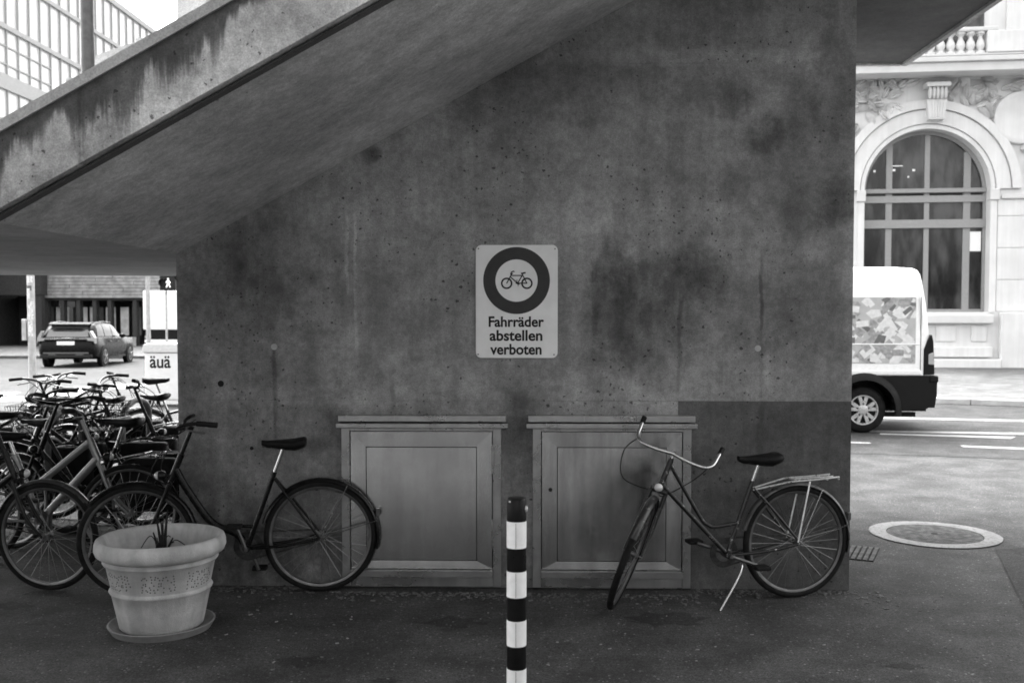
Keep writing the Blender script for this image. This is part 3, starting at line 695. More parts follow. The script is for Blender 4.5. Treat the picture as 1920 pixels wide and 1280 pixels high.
    fs_ = [(i*n_+k_, i*n_+(k_+1) % n_, (i+1)*n_+(k_+1) % n_, (i+1)*n_+k_) for i in range(len(sec)-1) for k_ in range(n_)]+[tuple(range(n_)), tuple((len(sec)-1)*n_+k_ for k_ in range(n_))]
    sm.add(vs_, fs_); sad = sm.build('saddle', 'saddle_black', root, smooth=70)
    MB().tube([(SP.x-.09, .02, SP.z), (SP.x+.08, .015, SP.z-.005)], .004, 6).build('saddle_rail', 'chrome', sad)
    # fenders
    if fender:
        def fend(c, a0, a1, M, nm='fender'):
            tt = Matrix.Translation(c) if M is None else M @ Matrix.Translation(c); rf = r+.014
            fb = MB(tt).lathe([(rf-.012, -.026), (rf, -.020), (rf+.006, 0), (rf, .020), (rf-.012, .026)], 40, None, R(a0), R(a1), axis='y').build(nm, fender, root, smooth=60)
            return fb
        fr_ = fend(RA, -8, 178 if frame == 'x' else 172, None)
        # rear fender: angles measured from +x (forward) ; covers top and back
        fr_.data.transform(Matrix.Translation(RA) @ Matrix.Rotation(R(-22), 4, 'Y') @ Matrix.Translation(-RA))
        ff_ = fend(FA, 40, 175, SM)
        if fmat == 'bike_chipped': ff_.data.materials[0] = MATS['bike_chipped']
        stm = MB()
        for an in ((118, 'a'), (165, 'b')):
            a_ = R(an[0]); 
            for s_ in (-1, 1): stm.tube([RA+Vector((0, s_*.06, 0)), RA+Vector((math.cos(a_)*(r+.012), s_*.024, math.sin(a_)*(r+.012)))], .003, 5)
        stm.build('fender_stay', 'chrome', root)
    # drivetrain
    cr = MB(); a_ = R(crank); e1_ = BBk+Vector((math.cos(a_)*.17, -.075, math.sin(a_)*.17)); e2_ = BBk+Vector((-math.cos(a_)*.17, .075, -math.sin(a_)*.17))
    cr.tube([BBk+Vector((0, -.06, 0)), e1_], .011, 8); cr.tube([BBk+Vector((0, .06, 0)), e2_], .011, 8); cr.tube([BBk+Vector((0, -.07, 0)), BBk+Vector((0, .07, 0))], .013, 10)
    cro = cr.build('crank', 'alu', root, smooth=50)
    for e_, s_ in ((e1_, -1), (e2_, 1)):
        MB().box(e_+Vector((0, s_*.055, 0)), (.09, .085, .022)).build('pedal', 'grip_black', cro, bevel=.005)
    MB(Matrix.Translation(BBk+Vector((0, -.045, 0)))).lathe([(.055, -.002), (.088, -.002), (.090, .002), (.055, .002), (.055, -.002)], 36, axis='y').build('chainring', 'rusty_dark', root)
    ch = MB(); n_ = 20
    lp = [BBk+Vector((.088*math.cos(R(t)), -.045, .088*math.sin(R(t)))) for t in range(-90, 91, 18)]+[RA+Vector((.035*math.cos(R(t)), -.045, .035*math.sin(R(t)))) for t in range(90, 271, 30)]
    ch.tube(lp, .005, 5, closed=True); ch.build('chain', 'rusty_dark', root)
    if cover:
        ccp = [(BBk.x+.11*math.cos(R(t)), BBk.z+.11*math.sin(R(t))) for t in range(-60, 100, 20)]+[(RA.x-.03, r+.055), (RA.x-.03, r-.02)]
        MB().prism(ccp, -.056, -.050).build('chain_guard', fmat, root)
    if rack:
        rk = MB(); zr = r*2+.03
        for s_ in (-1, 1):
            rk.tube(spline([(ST.x+.005, s_*.02, zr-.045), (.10, s_*.05, zr-.005), (.03, s_*.062, zr+.005), (-.10, s_*.062, zr+.01), (-.26, s_*.055, zr+.02)], 5), .0055, 6)
            rk.tube([(-.06, s_*.062, zr), (0.02, s_*.07, r+.01)], .0055, 6)
        for x in (.03, -.08, -.18, -.255): rk.tube([(x, -.06, zr+.008), (x, .06, zr+.008)], .005, 6)
        rk.tube([(.03, 0, zr+.008), (-.25, 0, zr+.016)], .005, 6)
        rk.build('luggage_rack', rack, root, smooth=50)
    if bags:
        for s_ in (-1, 1):
            MB().prism([(-.24, r-.02), (.12, r-.02), (.16, r*2-.02), (.10, r*2+.02), (-.24, r*2+.02)], s_*.075, s_*.20).build('pannier_bag', 'bag_black', root, bevel=.03, smooth=50)
    if stand:
        tip = Vector(stand); MB().tube(spline([BBk+Vector((-.07, -.03 if tip.y < 0 else .03, -.02)), BBk+Vector((-.05, tip.y*.5, -.09)), tip], 4), .008, 8).build('kickstand', 'chrome', root, smooth=50)
    if lamp:
        lc = hb+ax*.03+Vector((.07, 0, .0)); 
        lo = MB(SM); lo.sphere(lc, (.036, .030, .030), 12, 8); lo.tube([hb+ax*.03, lc], .006, 6); l1 = lo.build('headlight', 'bike_dark', root, smooth=60)
        MB(SM).sphere(lc+Vector((.016, 0, 0)), (.026, .026, .026), 12, 8).build('lens', 'lamp_glass', l1, smooth=60)
        tl = RA+Vector((math.cos(R(158))*(r+.035), 0, math.sin(R(158))*(r+.035))); MB().box(tl, (.025, .045, .05)).build('tail_light', 'reflector_dark', root, bevel=.006)
    if basket:
        bk = MB(); b0 = Vector(basket); 
        for z in (0, .06, .12, .18, .22):
            k2 = .85+.15*z/.22; bk.tube([b0+Vector((x*.17*k2, y*.2*k2, z)) for x, y in ((-1, -1), (1, -1), (1, 1), (-1, 1))], .0025, 4, closed=True)
        for i in range(9):
            t = -1+2*i/8
            for (x, y) in ((t, -1), (t, 1), (-1, t), (1, t)): bk.tube([b0+Vector((x*.17*.85, y*.2*.85, 0)), b0+Vector((x*.17, y*.2, .22))], .002, 4)
            bk.tube([b0+Vector((t*.145, -.17, 0)), b0+Vector((t*.145, .17, 0))], .002, 4)
        bk.build('wire_basket', 'bike_dark', root)
    return root
def from_head(px, py, heading): return G(px, py), R(heading)
# the two bikes in front of the wall
bicycle('chipped dark step-through bicycle with chrome rack and bars, parked before the dark painted wall corner', G(1490, 1119), G(1172, 1140), frame='step', fmat='bike_chipped', bar='wide', steer=62,
        rack='rack_chrome', stand=(.57, .17, .0), saddle_h=.89, bar_h=.92, crank=20, r=.347, lean=R(0), fat=.014, st_ang=67, fender='bike_grey')
bicycle('black swan-neck city bicycle with upright bars parked between flower pot and clean cabinet', G(602, 1108), G(258, 1119), frame='swan', fmat='bike_black', bar='north', steer=4,
        saddle_h=.965, bar_h=1.04, crank=250, r=.350, cover=False, headh=.85)
# the crowd of bikes beside the wall
bicycle('dark bicycle beside the swan-neck one, its front wheel against the flower pot side', G(-262, 1098), G(92, 1106), frame='diamond', fmat='bike_dark', bar='flat', steer=-4, saddle_h=.98, bar_h=1.03, crank=30, fender='bike_grey')
bicycle('silver bicycle with thick pale tubes in the row of bikes', G(-42, 1052), head=R(1), frame='mixte', fmat='bike_silver', bar='flat', steer=12, saddle_h=.92, bar_h=1.04, fat=.022, crank=80, fender=None)
bicycle('black bicycle with side bags under a chrome luggage rack next to the wall edge', G(288, 1032), head=R(176), frame='step', fmat='bike_black', bar='north', steer=-18, saddle_h=.98, bar_h=1.08, rack='chrome', crank=140, bags=True)
bicycle('dark city bicycle with its saddle next to the stainless rack hoop', G(132, 1000), head=R(181), frame='diamond', fmat='bike_dark', bar='flat', steer=10, saddle_h=.92, bar_h=1.04, crank=10, rack='bike_dark', bags=True)
bicycle('dark bicycle with a wire basket over the rear wheel', G(98, 972), head=R(4), frame='mixte', fmat='bike_dark', bar='flat', steer=25, saddle_h=1.03, bar_h=1.12, basket=(-.12, 0, .76), rack='bike_dark', crank=60, bags=True)
bicycle('dark sports bicycle with drop bars and a high saddle', G(262, 908), head=R(24), frame='diamond', fmat='bike_grey', bar='drop', steer=0, saddle_h=1.10, bar_h=1.10, crank=0, fender=None, lamp=False)
bicycle('tall black bicycle with swept bars and bags in the row of bikes', G(330, 935), head=R(172), frame='diamond', fmat='bike_black', bar='north', steer=20, saddle_h=1.0, bar_h=1.06, crank=110, rack='bike_dark', bags=True)
bicycle('black bicycle with flat bars and a dark front basket, deep in the row of bikes', G(-30, 985), head=R(2), frame='step', fmat='bike_black', bar='flat', steer=-15, saddle_h=.95, bar_h=1.05, crank=70, basket=(.98, 0, .80))
bicycle('dark low-saddled bicycle wedged between rack hoop and wall edge', G(270, 985), head=R(184), frame='mixte', fmat='bike_dark', bar='north', steer=14, saddle_h=.90, bar_h=1.02, crank=160, rack='bike_dark', bags=True)
for (px, py, hd, fr_, fm, br, sh, bh, lb) in (
        (40, 935, 3, 'diamond', 'bike_black', 'flat', .98, 1.05, 'black diamond-frame bicycle standing behind the basket bicycle'),
        (250, 925, 178, 'step', 'bike_dark', 'north', .95, 1.08, 'dark step-through bicycle with swept bars standing behind the rack hoops'),
        (-60, 915, 4, 'mixte', 'bike_black', 'north', .96, 1.06, 'black slope-tubed bicycle with swept bars far back in the row'),
        (215, 892, 176, 'diamond', 'bike_dark', 'flat', .97, 1.03, 'dark straight-barred bicycle standing in front of the lettered box'),
        (90, 880, 2, 'step', 'bike_dark', 'flat', .94, 1.04, 'dark step-through bicycle at the crossing end of the row')):
    bicycle(lb, G(px, py), head=R(hd), frame=fr_, fmat=fm, bar=br, steer=(px % 7-3)*7, saddle_h=sh, bar_h=bh, crank=px % 180, rack='bike_dark', bags=(px % 2 == 0))
# rack hoops
plain('rack_steel', .12, .5, .5, var=.35, scale=14)
for (px, py, hh, lb) in ((92, 1015, .98, 'worn round steel hoop standing beside the silver bicycle'), (232, 975, 1.0, 'worn round steel hoop standing beside the bicycle with the chrome rack')):
    p = G(px, py); hr = .29
    pts = [(0, 0, 0), (0, 0, hh-hr*.5)]+[(0, hr-hr*math.cos(R(t)), hh-hr*.5+hr*.5*math.sin(R(t))) for t in range(15, 180, 15)]+[(0, 2*hr, hh-hr*.5), (0, 2*hr, 0)]
    o = MB().tube(pts, .027, 14).build('rack_hoop', 'rack_steel', smooth=50); o.location = p
    tag(o, lb, 'bike rack', 'bike rack hoops')

# ------------------------------------------------------------------ manhole, drain, litter
plain('manhole_iron', .03, .7, .2, var=.25, scale=25, bump=.6, bscale=90); plain('drain_iron', .04, .6, .4); 
mc = G(1752, 1002)
ringp = worn_paint('ring_paint', .25)
mh = thing('manhole_cover', 'round manhole cover in a pale painted ring on the open pavement', 'manhole', (mc.x, mc.y, 0))
ri = .36; ro = .49
rg = MB(); vs_ = []; n_ = 72; rr = random.Random(5)
for i in range(n_):
    a_ = 2*math.pi*i/n_; wob = 1+.008*math.sin(3*a_+1)+rr.gauss(0, .003)
    vs_ += [(ri*math.cos(a_), ri*math.sin(a_), .008), (ro*wob*math.cos(a_), ro*wob*math.sin(a_), .008)]
rg.add(vs_, [(2*i, 2*i+1, (2*i+3) % (2*n_), (2*i+2) % (2*n_)) for i in range(n_)]); rg.build('painted_ring', 'ring_paint', mh)
MB().lathe([(0, .010), (.345, .010), (.353, .006), (.357, 0)], 64).build('lid', 'manhole_iron', mh, smooth=40)
MB().lathe([(0, .0125), (.024, .0125), (.026, .01)], 16).build('lift_hole', 'dark_hole', mh)
dg0 = G(1600, 1036)
dr = thing('drain_grate', 'slotted iron drain grate in the pavement at the wall corner', 'drain', (dg0.x, dg0.y, 0), R(-24))
MB().bb((-.20, -.22, .001), (.16, .22, .004)).build('pit', 'dark_hole', dr)
pr_ = None
for i in range(9):
    if pr_ is None: pr_ = MB().bb((-.0135, -.22, .002), (.0135, .22, .009)).build('bar', 'drain_iron', dr); o = pr_
    else: o = pr_.copy(); COL.objects.link(o); o.parent = dr
    o.location = (-.185+i*.041, 0, 0)
plain('litter_pale', .22, .8, var=.3)
lt = MB(); rr = random.Random(11)
for (px, py) in [(472, 1092), (470, 1152), (483, 1144), (546, 1151), (658, 1161), (625, 1110), (647, 1121), (700, 1115), (632, 1206), (1172, 1188), (1308, 1218), (1100, 1144), (1140, 1124), (1352, 1103), (1545, 1209), (1250, 1155), (1410, 1190)]+[(rr.uniform(380, 1850), rr.uniform(1120, 1270)) for _ in range(16)]:
    p = G(px, py); a_ = rr.uniform(0, 3.1); L = rr.uniform(.004, .012); W = rr.uniform(.002, .005)
    lt.box((0, 0, .003), (L*2, W*2, .004), Matrix.Translation(p) @ Matrix.Rotation(a_, 4, 'Z'))
lt.build('litter', 'litter_pale', kind='stuff')
plain('grit_brown', .10, .95, var=.5, scale=50)
gr = MB()
for i in range(900):
    x = rr.uniform(XL, XR+.2); y = WY-.02-abs(rr.gauss(0, .09))*(1 if x < XR else 2); q = rr.uniform(.002, .009)
    gr.box((0, 0, q*.3), (q*2*rr.uniform(.6, 2), q*2, q*.7), Matrix.Translation(Vector((x, y-(.10 if wx(635) < x < wx(1300) else 0), 0))) @ Matrix.Rotation(rr.uniform(0, 3), 4, 'Z'))
for i in range(500):
    p = G(rr.uniform(0, 1900), rr.uniform(1110, 1275)); q = rr.uniform(.0015, .005)
    gr.box((0, 0, q*.3), (q*2*rr.uniform(.6, 1.6), q*2, q*.7), Matrix.Translation(p) @ Matrix.Rotation(rr.uniform(0, 3), 4, 'Z'))
gr.build('grit', 'grit_brown', kind='stuff')
for (px, py, a_, b2) in ((850, 1166, .16, .10), (722, 1277, .07, .05), (1250, 1160, .22, .12), (1700, 1248, .10, .04), (560, 1240, .12, .08), (20, 1135, .12, .08)):
    p = G(px, py); n_ = 22; sheet('asphalt_stain', [(p.x+a_*math.cos(t*6.2832/n_)*(1+.3*math.sin(t*2.1+px)+rr.uniform(-.12, .12)), p.y+b2*math.sin(t*6.2832/n_)*(1+.3*math.cos(t*1.7+px)+rr.uniform(-.12, .12))) for t in range(n_)], .0015, 'patch_asphalt')

# ------------------------------------------------------------------ stone building on the right
asphalt_dummy = None
plain('facade_stone', .60, .8, var=.07, scale=1.3, bump=.1, bscale=12, streak=.05); plain('facade_joint', .45, .9); plain('window_frame', .24, .6, var=.06); glass_dark('window_glass', .02, .04); plain('room_dark', .05, .9); plain('cornice_stone', .54, .8, var=.06, scale=2); plain('moss_dark', .2, .9)
emit('lamp_white', .4, .06)
TH = R(-5.5); O = G(1738, 694); O.z = 0
bld = thing('stone_building', 'pale stone building with a big arched window, balustrade and carved spandrels across the road', 'building', (O.x, O.y, 0), TH)
ud = Vector((math.cos(TH), math.sin(TH), 0)); nn = Vector((math.sin(TH), -math.cos(TH), 0))      # nn faces the camera
def Fp(px, py, off=0.0):
    d = ray(px, py); o_ = Vector(O)+nn*off; t = (o_-CO).dot(nn)/d.dot(nn); q = CO+d*t-Vector(O); return (q.dot(ud), q.z)
c = Fp(1738, 356); cu_, sv = c; ru = Fp(1857, 356)[0]-cu_; vb = Fp(1738, 585)[1]; Ro = Fp(1914, 330)[0]-cu_
UL, UR, VT = Fp(1500, 400)[0], Fp(2080, 400)[0], 26.0
fm = MB()
def fq(u0, u1, v0, v1): fm.add([(u0, 0, v0), (u1, 0, v0), (u1, 0, v1), (u0, 0, v1)], [(0, 1, 2, 3)])
fq(UL, cu_-ru, 0, VT); fq(cu_+ru, UR, 0, VT); fq(cu_-ru, cu_+ru, 0, vb)
NA = 40; ap = [(cu_+ru*math.cos(math.pi-math.pi*i/NA), sv+ru*math.sin(math.pi*i/NA)) for i in range(NA+1)]
for i in range(NA): fm.add([(ap[i][0], 0, ap[i][1]), (ap[i+1][0], 0, ap[i+1][1]), (ap[i+1][0], 0, VT), (ap[i][0], 0, VT)], [(0, 1, 2, 3)])
out = [(cu_-ru, vb)]+ap+[(cu_+ru, vb)]
D = .55
for i in range(len(out)):
    p, q = out[i], out[(i+1) % len(out)]; fm.add([(p[0], 0, p[1]), (q[0], 0, q[1]), (q[0], D, q[1]), (p[0], D, p[1])], [(0, 1, 2, 3)])
fm.build('wall', 'facade_stone', bld)
MB().bb((UL, 2.0, 0), (UR, 9, VT-.1)).build('building_mass', 'facade_stone', bld)
MB().bb((UL, .02, VT), (UR, 9, VT+.3)).build('roof', 'facade_stone', bld)
# room behind the glass
rm = MB(); rm.add([(cu_-ru-1.2, 1.9, vb-1), (cu_+ru+1.2, 1.9, vb-1), (cu_+ru+1.2, 1.9, sv+ru+1), (cu_-ru-1.2, 1.9, sv+ru+1)], [(0, 1, 2, 3)]); rm.build('room_back', 'room_dark', bld)
# archivolt rings
def ring(r0, r1, y0, y1, name, mat, a0=0, a1=180):
    n = 48; mbr = MB(); P = [(r0, y1), (r0, y0), (r1, y0), (r1, y1)]; vs_ = []
    for k_ in range(n+1):
        a_ = R(a0+(a1-a0)*k_/n)
        for (r_, y_) in P: vs_.append((cu_+r_*math.cos(a_), y_, sv+r_*math.sin(a_)))
    mbr.add(vs_, [(k_*4+i, (k_+1)*4+i, (k_+1)*4+(i+1) % 4, k_*4+(i+1) % 4) for k_ in range(n) for i in range(3)]); return mbr.build(name, mat, bld, smooth=40)
ring(ru-.0, ru+.13, -.05, .0, 'arch_moulding', 'facade_stone'); ring(ru+.16, Ro-.32, -.09, .0, 'arch_band', 'facade_stone'); ring(Ro-.29, Ro-.02, -.17, .0, 'arch_band', 'facade_stone')
# jamb strips below the spring line
for s_ in (-1, 1):
    a0_, a1_ = cu_+s_*(ru+.001), cu_+s_*(ru+.20); MB().bb((min(a0_, a1_), -.05, vb), (max(a0_, a1_), 0, sv-.25)).build('jamb', 'facade_stone', bld)
    b0, b1 = cu_+s_*(ru-.03), cu_+s_*(ru+.26); MB().bb((min(b0, b1), -.12, sv-.36), (max(b0, b1), .2, sv)).build('impost', 'cornice_stone', bld, bevel=.02)
a0_ = Fp(1877, 370)[0]; MB().bb((a0_, -.12, Fp(1890, 373)[1]), (UR, 0, Fp(1890, 366)[1])).build('string_course', 'cornice_stone', bld, bevel=.02)
# keystone
k1_, k2_, k3_, k4_ = Fp(1729, 161), Fp(1774, 161), Fp(1733, 228), Fp(1764, 228); km = Fp(1750, 191)[1]; kc = (k1_[0]+k2_[0])/2
ks = MB(); wt = (k2_[0]-k1_[0])/2; wb_ = (k4_[0]-k3_[0])/2*.95
ks.prism([(kc-wb_, k3_[1]), (kc+wb_, k3_[1]), (kc+wt*.82, km), (kc-wt*.82, km)], -.38, .1); kso = ks.build('keystone', 'facade_stone', bld)
for i in range(6):
    t = -1+2*(i+.5)/6; MB().tube([(kc+wb_*t*.86, -.385, k3_[1]+.05), (kc+wt*.82*t*.86, -.385, km-.05)], .028, 6).build('flute', 'facade_stone', kso, smooth=60)
MB().bb((kc-wt, -.55, k1_[1]-.14), (kc+wt, .05, k1_[1])).build('keystone_cap', 'facade_stone', kso, bevel=.03)
for i in range(5):
    t = -1+2*(i+.5)/5; MB().sphere((kc+wt*.8*t, -.42, (km+k1_[1]-.14)/2), (wt*.17, .12, (k1_[1]-.14-km)*.52), 8, 8).build('keystone_lobe', 'facade_stone', kso, smooth=70)
# cornice, frieze, balustrade
def hband(y_hi, y_lo, depth, name, mat, x=1700, back=0.0, bev=.02):
    # the front face at `depth` shows between pixel rows y_hi and y_lo
    a_ = Fp(x, y_hi, depth)[1]; b2 = Fp(x, y_lo, depth)[1]; return MB().bb((UL, -depth, b2), (UR, back, a_)).build(name, mat, bld, bevel=bev)
hband(119, 136, 1.05, 'cornice', 'cornice_stone'); hband(108.5, 117.5, 1.15, 'cornice', 'cornice_stone'); hband(103, 107.5, .95, 'cornice', 'cornice_stone')
fz = Fp(1700, 152)[1]
MB().bb((UL, -.10, fz-.02), (UR, 0, fz+.22)).build('frieze_moulding', 'facade_stone', bld, bevel=.02)
bz0 = Fp(1800, 102, .8)[1]; bz1 = Fp(1800, 62, .8)[1]; rl = Fp(1800, 54, .8)[1]
prof_b = [(0, 0), (.15, 0), (.15, .07), (.08, .10), (.085, .13), (.14, .24), (.15, .32), (.12, .44), (.07, .56), (.065, .64), (.10, .67), (.10, .70), (.15, .72), (.15, .80), (0, .80)]
hb_ = bz1-bz0; prof_b = [(r_*.95, z_/.80*hb_) for r_, z_ in prof_b]; pb = None
for i in range(10):
    u = Fp(1838-i*18.6, 80, .8)[0]
    if pb is None: pb = MB().lathe(prof_b, 14).build('baluster', 'facade_stone', bld, smooth=40); o = pb
    else: o = pb.copy(); COL.objects.link(o); o.parent = bld
    o.location = (u, -.8, bz0)
pu0, pu1 = Fp(1848, 80, .8)[0], Fp(1872, 80, .8)[0]
MB().bb((UL, -.98, bz1+.002), (Fp(1872, 80, .8)[0]-.05, -.60, rl)).build('handrail', 'cornice_stone', bld, bevel=.03)
MB().bb((pu0, -1.0, bz0), (pu1+3, -.58, bz1)).build('balustrade_pier', 'facade_stone', bld, bevel=.02)
MB().bb((pu1+3.1, -.98, bz1+.002), (UR, -.60, rl)).build('handrail', 'cornice_stone', bld, bevel=.03)
# wall behind balustrade: upper window with surround
w0, w1 = Fp(1800, 45), Fp(1845, 10); MB().bb((w0[0]-1.6, -.04, w0[1]-.8), (w1[0], .05, w1[1]+4)).build('upper_window', 'window_glass', bld)
s0, s1 = Fp(1885, 100), Fp(1990, -120); MB().bb((s0[0], -.12, s0[1]), (s1[0], 0, s1[1])).build('upper_pilaster', 'facade_stone', bld, bevel=.03)
# carved leaves in the spandrels
cv = MB(); rr = random.Random(21); ztop = fz-.04
def leaf(u, v, a_, L, W, h):
    M = Matrix.Translation(Vector((u, -.02, v))) @ Matrix.Rotation(-a_, 4, 'Y') @ Matrix.Rotation(rr.uniform(-.25, .25), 4, 'X')
    n = 7; vs_ = []; fs_ = []
    for i in range(n):
        t = i/(n-1); w_ = W*math.sin(math.pi*min(.98, t*.9+.08))**.8; lift = h*(math.sin(math.pi*t)*.6+.5*t)
        vs_ += [(L*t, 0, -w_), (L*t, -lift, -w_*.45), (L*t, -lift*.55, 0), (L*t, -lift, w_*.45), (L*t, 0, w_)]
    for i in range(n-1):
        for j in range(4): fs_.append((i*5+j, (i+1)*5+j, (i+1)*5+j+1, i*5+j+1))
    cv.add(vs_, fs_, M)
cnt = 0
mcu, mcv = Fp(1912, 222)
while cnt < 150:
    s_ = rr.choice((-1, 1)); u = cu_+s_*rr.uniform(.55, 3.4); v = rr.uniform(sv+.9, ztop-.05)
    if math.hypot(u-cu_, v-sv) < Ro+.10 or math.hypot(u-mcu, v-mcv) < 1.0: continue
    cnt += 1; leaf(u, v, rr.uniform(0, 6.28), rr.uniform(.30, .58), rr.uniform(.08, .14), rr.uniform(.18, .36))
cv.build('carved_leaves', 'facade_stone', bld, smooth=60, kind='stuff')
MB().lathe([(0, -.16), (.62, -.16), (.72, -.2), (.82, -.16), (.86, 0)], 40, Matrix.Translation(Vector((mcu, 0, mcv))), axis='y').build('medallion', 'facade_stone', bld, smooth=50)
# window joinery
yW = .40
def ubar(x0, x1, v0, v1, y0, name='mullion'):
    MB().bb((x0, y0, v0), (x1, yW+.1, v1)).build(name, 'window_frame', bld, bevel=.012)
def topv(u): return sv+math.sqrt(max(0, ru*ru-(u-cu_)**2))-.02
cols = []
for (xa_, xb_) in ((1660, 1672), (1732, 1742), (1805.5, 1819)):
    u0, u1 = Fp(xa_, 420, -yW)[0], Fp(xb_, 420, -yW)[0]; cols.append((u0, u1)); ubar(u0, u1, vb+.02, topv(u0 if abs(u0-cu_) > abs(u1-cu_) else u1), yW)
hb2 = []
for (ya_, yb2, yy, nm) in ((354, 362, yW-.10, 'transom'), (367, 380, yW-.04, 'transom'), (412, 428, yW-.06, 'transom')):
    v1_, v0_ = Fp(1738, ya_, -yW)[1], Fp(1738, yb2, -yW)[1]; hb2.append((v0_, v1_))
    MB().bb((cu_-ru+.01, yy, v0_), (cu_+ru-.01, yW+.09, v1_)).build(nm, 'window_frame', bld, bevel=.012)
# outer frame
MB().bb((cu_-ru+.005, yW-.03, vb), (cu_-ru+.09, yW+.095, sv)).build('frame_side', 'window_frame', bld); MB().bb((cu_+ru-.09, yW-.03, vb), (cu_+ru-.005, yW+.095, sv)).build('frame_side', 'window_frame', bld)
ring(ru-.12, ru-.004, yW-.03, yW+.095, 'frame_arch', 'window_frame')
MB().bb((cu_-ru+.09, yW-.02, vb+.001), (cu_+ru-.09, yW+.094, vb+.10)).build('frame_bottom', 'window_frame', bld)
# panes
us = [cu_-ru+.05]+[x for cpl in cols for x in cpl]+[cu_+ru-.05]; vv = [vb+.08, hb2[2][0], hb2[2][1], hb2[1][0], hb2[1][1], hb2[0][0]]
for i in range(4):
    a_, b2 = us[2*i], us[2*i+1]
    for (v0_, v1_) in ((vb+.08, hb2[2][0]), (hb2[2][1], hb2[1][0])):
        MB().bb((a_+.002, yW+.04, v0_+.001), (b2-.002, yW+.05, v1_-.001)).build('pane', 'window_glass', bld)
    pl = [(a_+.002, hb2[0][1]+.001), (b2-.002, hb2[0][1]+.001)]+[(b2-.002-(b2-a_-.004)*t/8, topv(max(cu_-ru+.06, min(cu_+ru-.06, b2-.002-(b2-a_-.004)*t/8)))-.04) for t in range(9)]
    MB().prism(pl, yW+.04, yW+.05).build('pane', 'window_glass', bld)
# lamps seen in the window
for (x0, x1, y0, y1) in ((1671, 1693, 310, 312.2), (1638, 1642, 319, 323), (1674, 1679, 317, 321), (1711, 1716, 317, 321), (1702, 1705, 330, 333)):
    a_, b2 = Fp(x0, y1, -yW), Fp(x1, y0, -yW); MB().bb((a_[0], yW+.02, a_[1]), (b2[0], yW+.035, b2[1])).build('ceiling_lamp', 'lamp_white', bld)
a_, b2 = Fp(1818.5, 471, -yW), Fp(1840, 434, -yW); MB().bb((a_[0], yW+.02, a_[1]), (b2[0], yW+.038, b2[1])).build('lit_shade', 'lamp_white', bld, bevel=.01)
# sill and apron panels
a_, b2 = Fp(1610, 606), Fp(1862, 590); MB().bb((cu_-ru-.3, -.22, a_[1]), (cu_+ru+.12, .54, b2[1])).build('sill', 'cornice_stone', bld, bevel=.03)
for (x0, x1) in ((1640, 1740), (1754, 1792), (1820, 1850)):
    a_, b2 = Fp(x0, 640), Fp(x1, 611); 
    fr = MB(); 
    MB().bb((a_[0], -.05, a_[1]), (b2[0], .01, b2[1])).build('apron_panel', 'facade_stone', bld, bevel=.02)
a_, b2 = Fp(1600, 668), Fp(1858, 650); MB().bb((cu_-ru-.6, -.18, a_[1]), (b2[0], 0, b2[1])).build('plinth_step', 'facade_stone', bld, bevel=.03)
a_ = Fp(1870, 690); MB().bb((UL, -.35, 0), (a_[0], -.001, Fp(1700, 672)[1])).build('plinth', 'facade_stone', bld, bevel=.04)
MB().bb((a_[0]+.01, -.25, 0), (UR, -.001, Fp(1870, 585)[1])).build('plinth', 'facade_stone', bld, bevel=.04)
# coursed blocks to the right of the window
v = Fp(1890, 584)[1]; u0 = cu_+ru+.22; row = 0
while v < Fp(1890, 376)[1]-.3:
    v2 = min(v+1.02, Fp(1890, 374)[1]); x = u0; first = 1.5 if row % 2 else 2.1; nxt = [u0+first, UR]
    for e_ in nxt:
        MB().bb((x+.008, -.03, v+.008), (e_-.008, 0, v2-.008)).build('stone', 'facade_stone', bld, bevel=.012, bseg=1); x = e_
    v = v2; row += 1

# ------------------------------------------------------------------ van
plain('van_white', .80, .28, var=.03, coat=.5); plain('van_black', .006, .45, var=.15); plain('van_glass', .02, .06); plain('taillight', .35, .15); plain('hub_silver', .5, .35, .5); plain('seam_dark', .12, .7)
plain('print_pale', .42, .4, var=.12, scale=5); plain('print_light', .66, .4); plain('print_mid', .30, .4, var=.3); plain('print_dark', .13, .4)
VY = G(1619, 812).y; vorg = G(1619, 812)
def vp(px, py): q = onY(px, py, VY); return (q.x-vorg.x, q.z)
van = thing('delivery_van', 'white high-roofed delivery van with printed side panel and black lower body', 'van', (vorg.x, VY, 0))
VW = 2.02
rear_prof = [vp(1752, 704), vp(1750, 690), vp(1748, 640), vp(1745.5, 610), vp(1742, 570), vp(1739, 545), vp(1736.5, 525), vp(1734, 513), vp(1729.5, 505.5), vp(1721, 501.5), vp(1690, 499.5)]
zr = rear_prof[-1][1]; zc = vp(1700, 703)[1]; zbot = vp(1700, 765)[1]
xf = -4.9
front_prof = [(-1.6, zr+.01), (-2.6, zr+.005), (-3.1, zr-.04), (-3.45, zr-.16), (-4.05, 1.50), (-4.25, 1.32), (-4.75, 1.12), (-4.92, .95), (-4.95, zc)]
# body shell in cross-sections (tumblehome): stack of lofted layers along y
prof = rear_prof+front_prof
def inset(pr, t, zmin): 
    cx_ = sum(p_[0] for p_ in pr)/len(pr); cz_ = zmin
    return [(p_[0]-math.copysign(min(t, abs(p_[0]-cx_)*.2), p_[0]-cx_), p_[1]-(t if p_[1] > cz_+.3 else 0)) for p_ in pr]
layers = [(0.10, .085), (.045, .03), (.012, .008), (0.0, 0)]
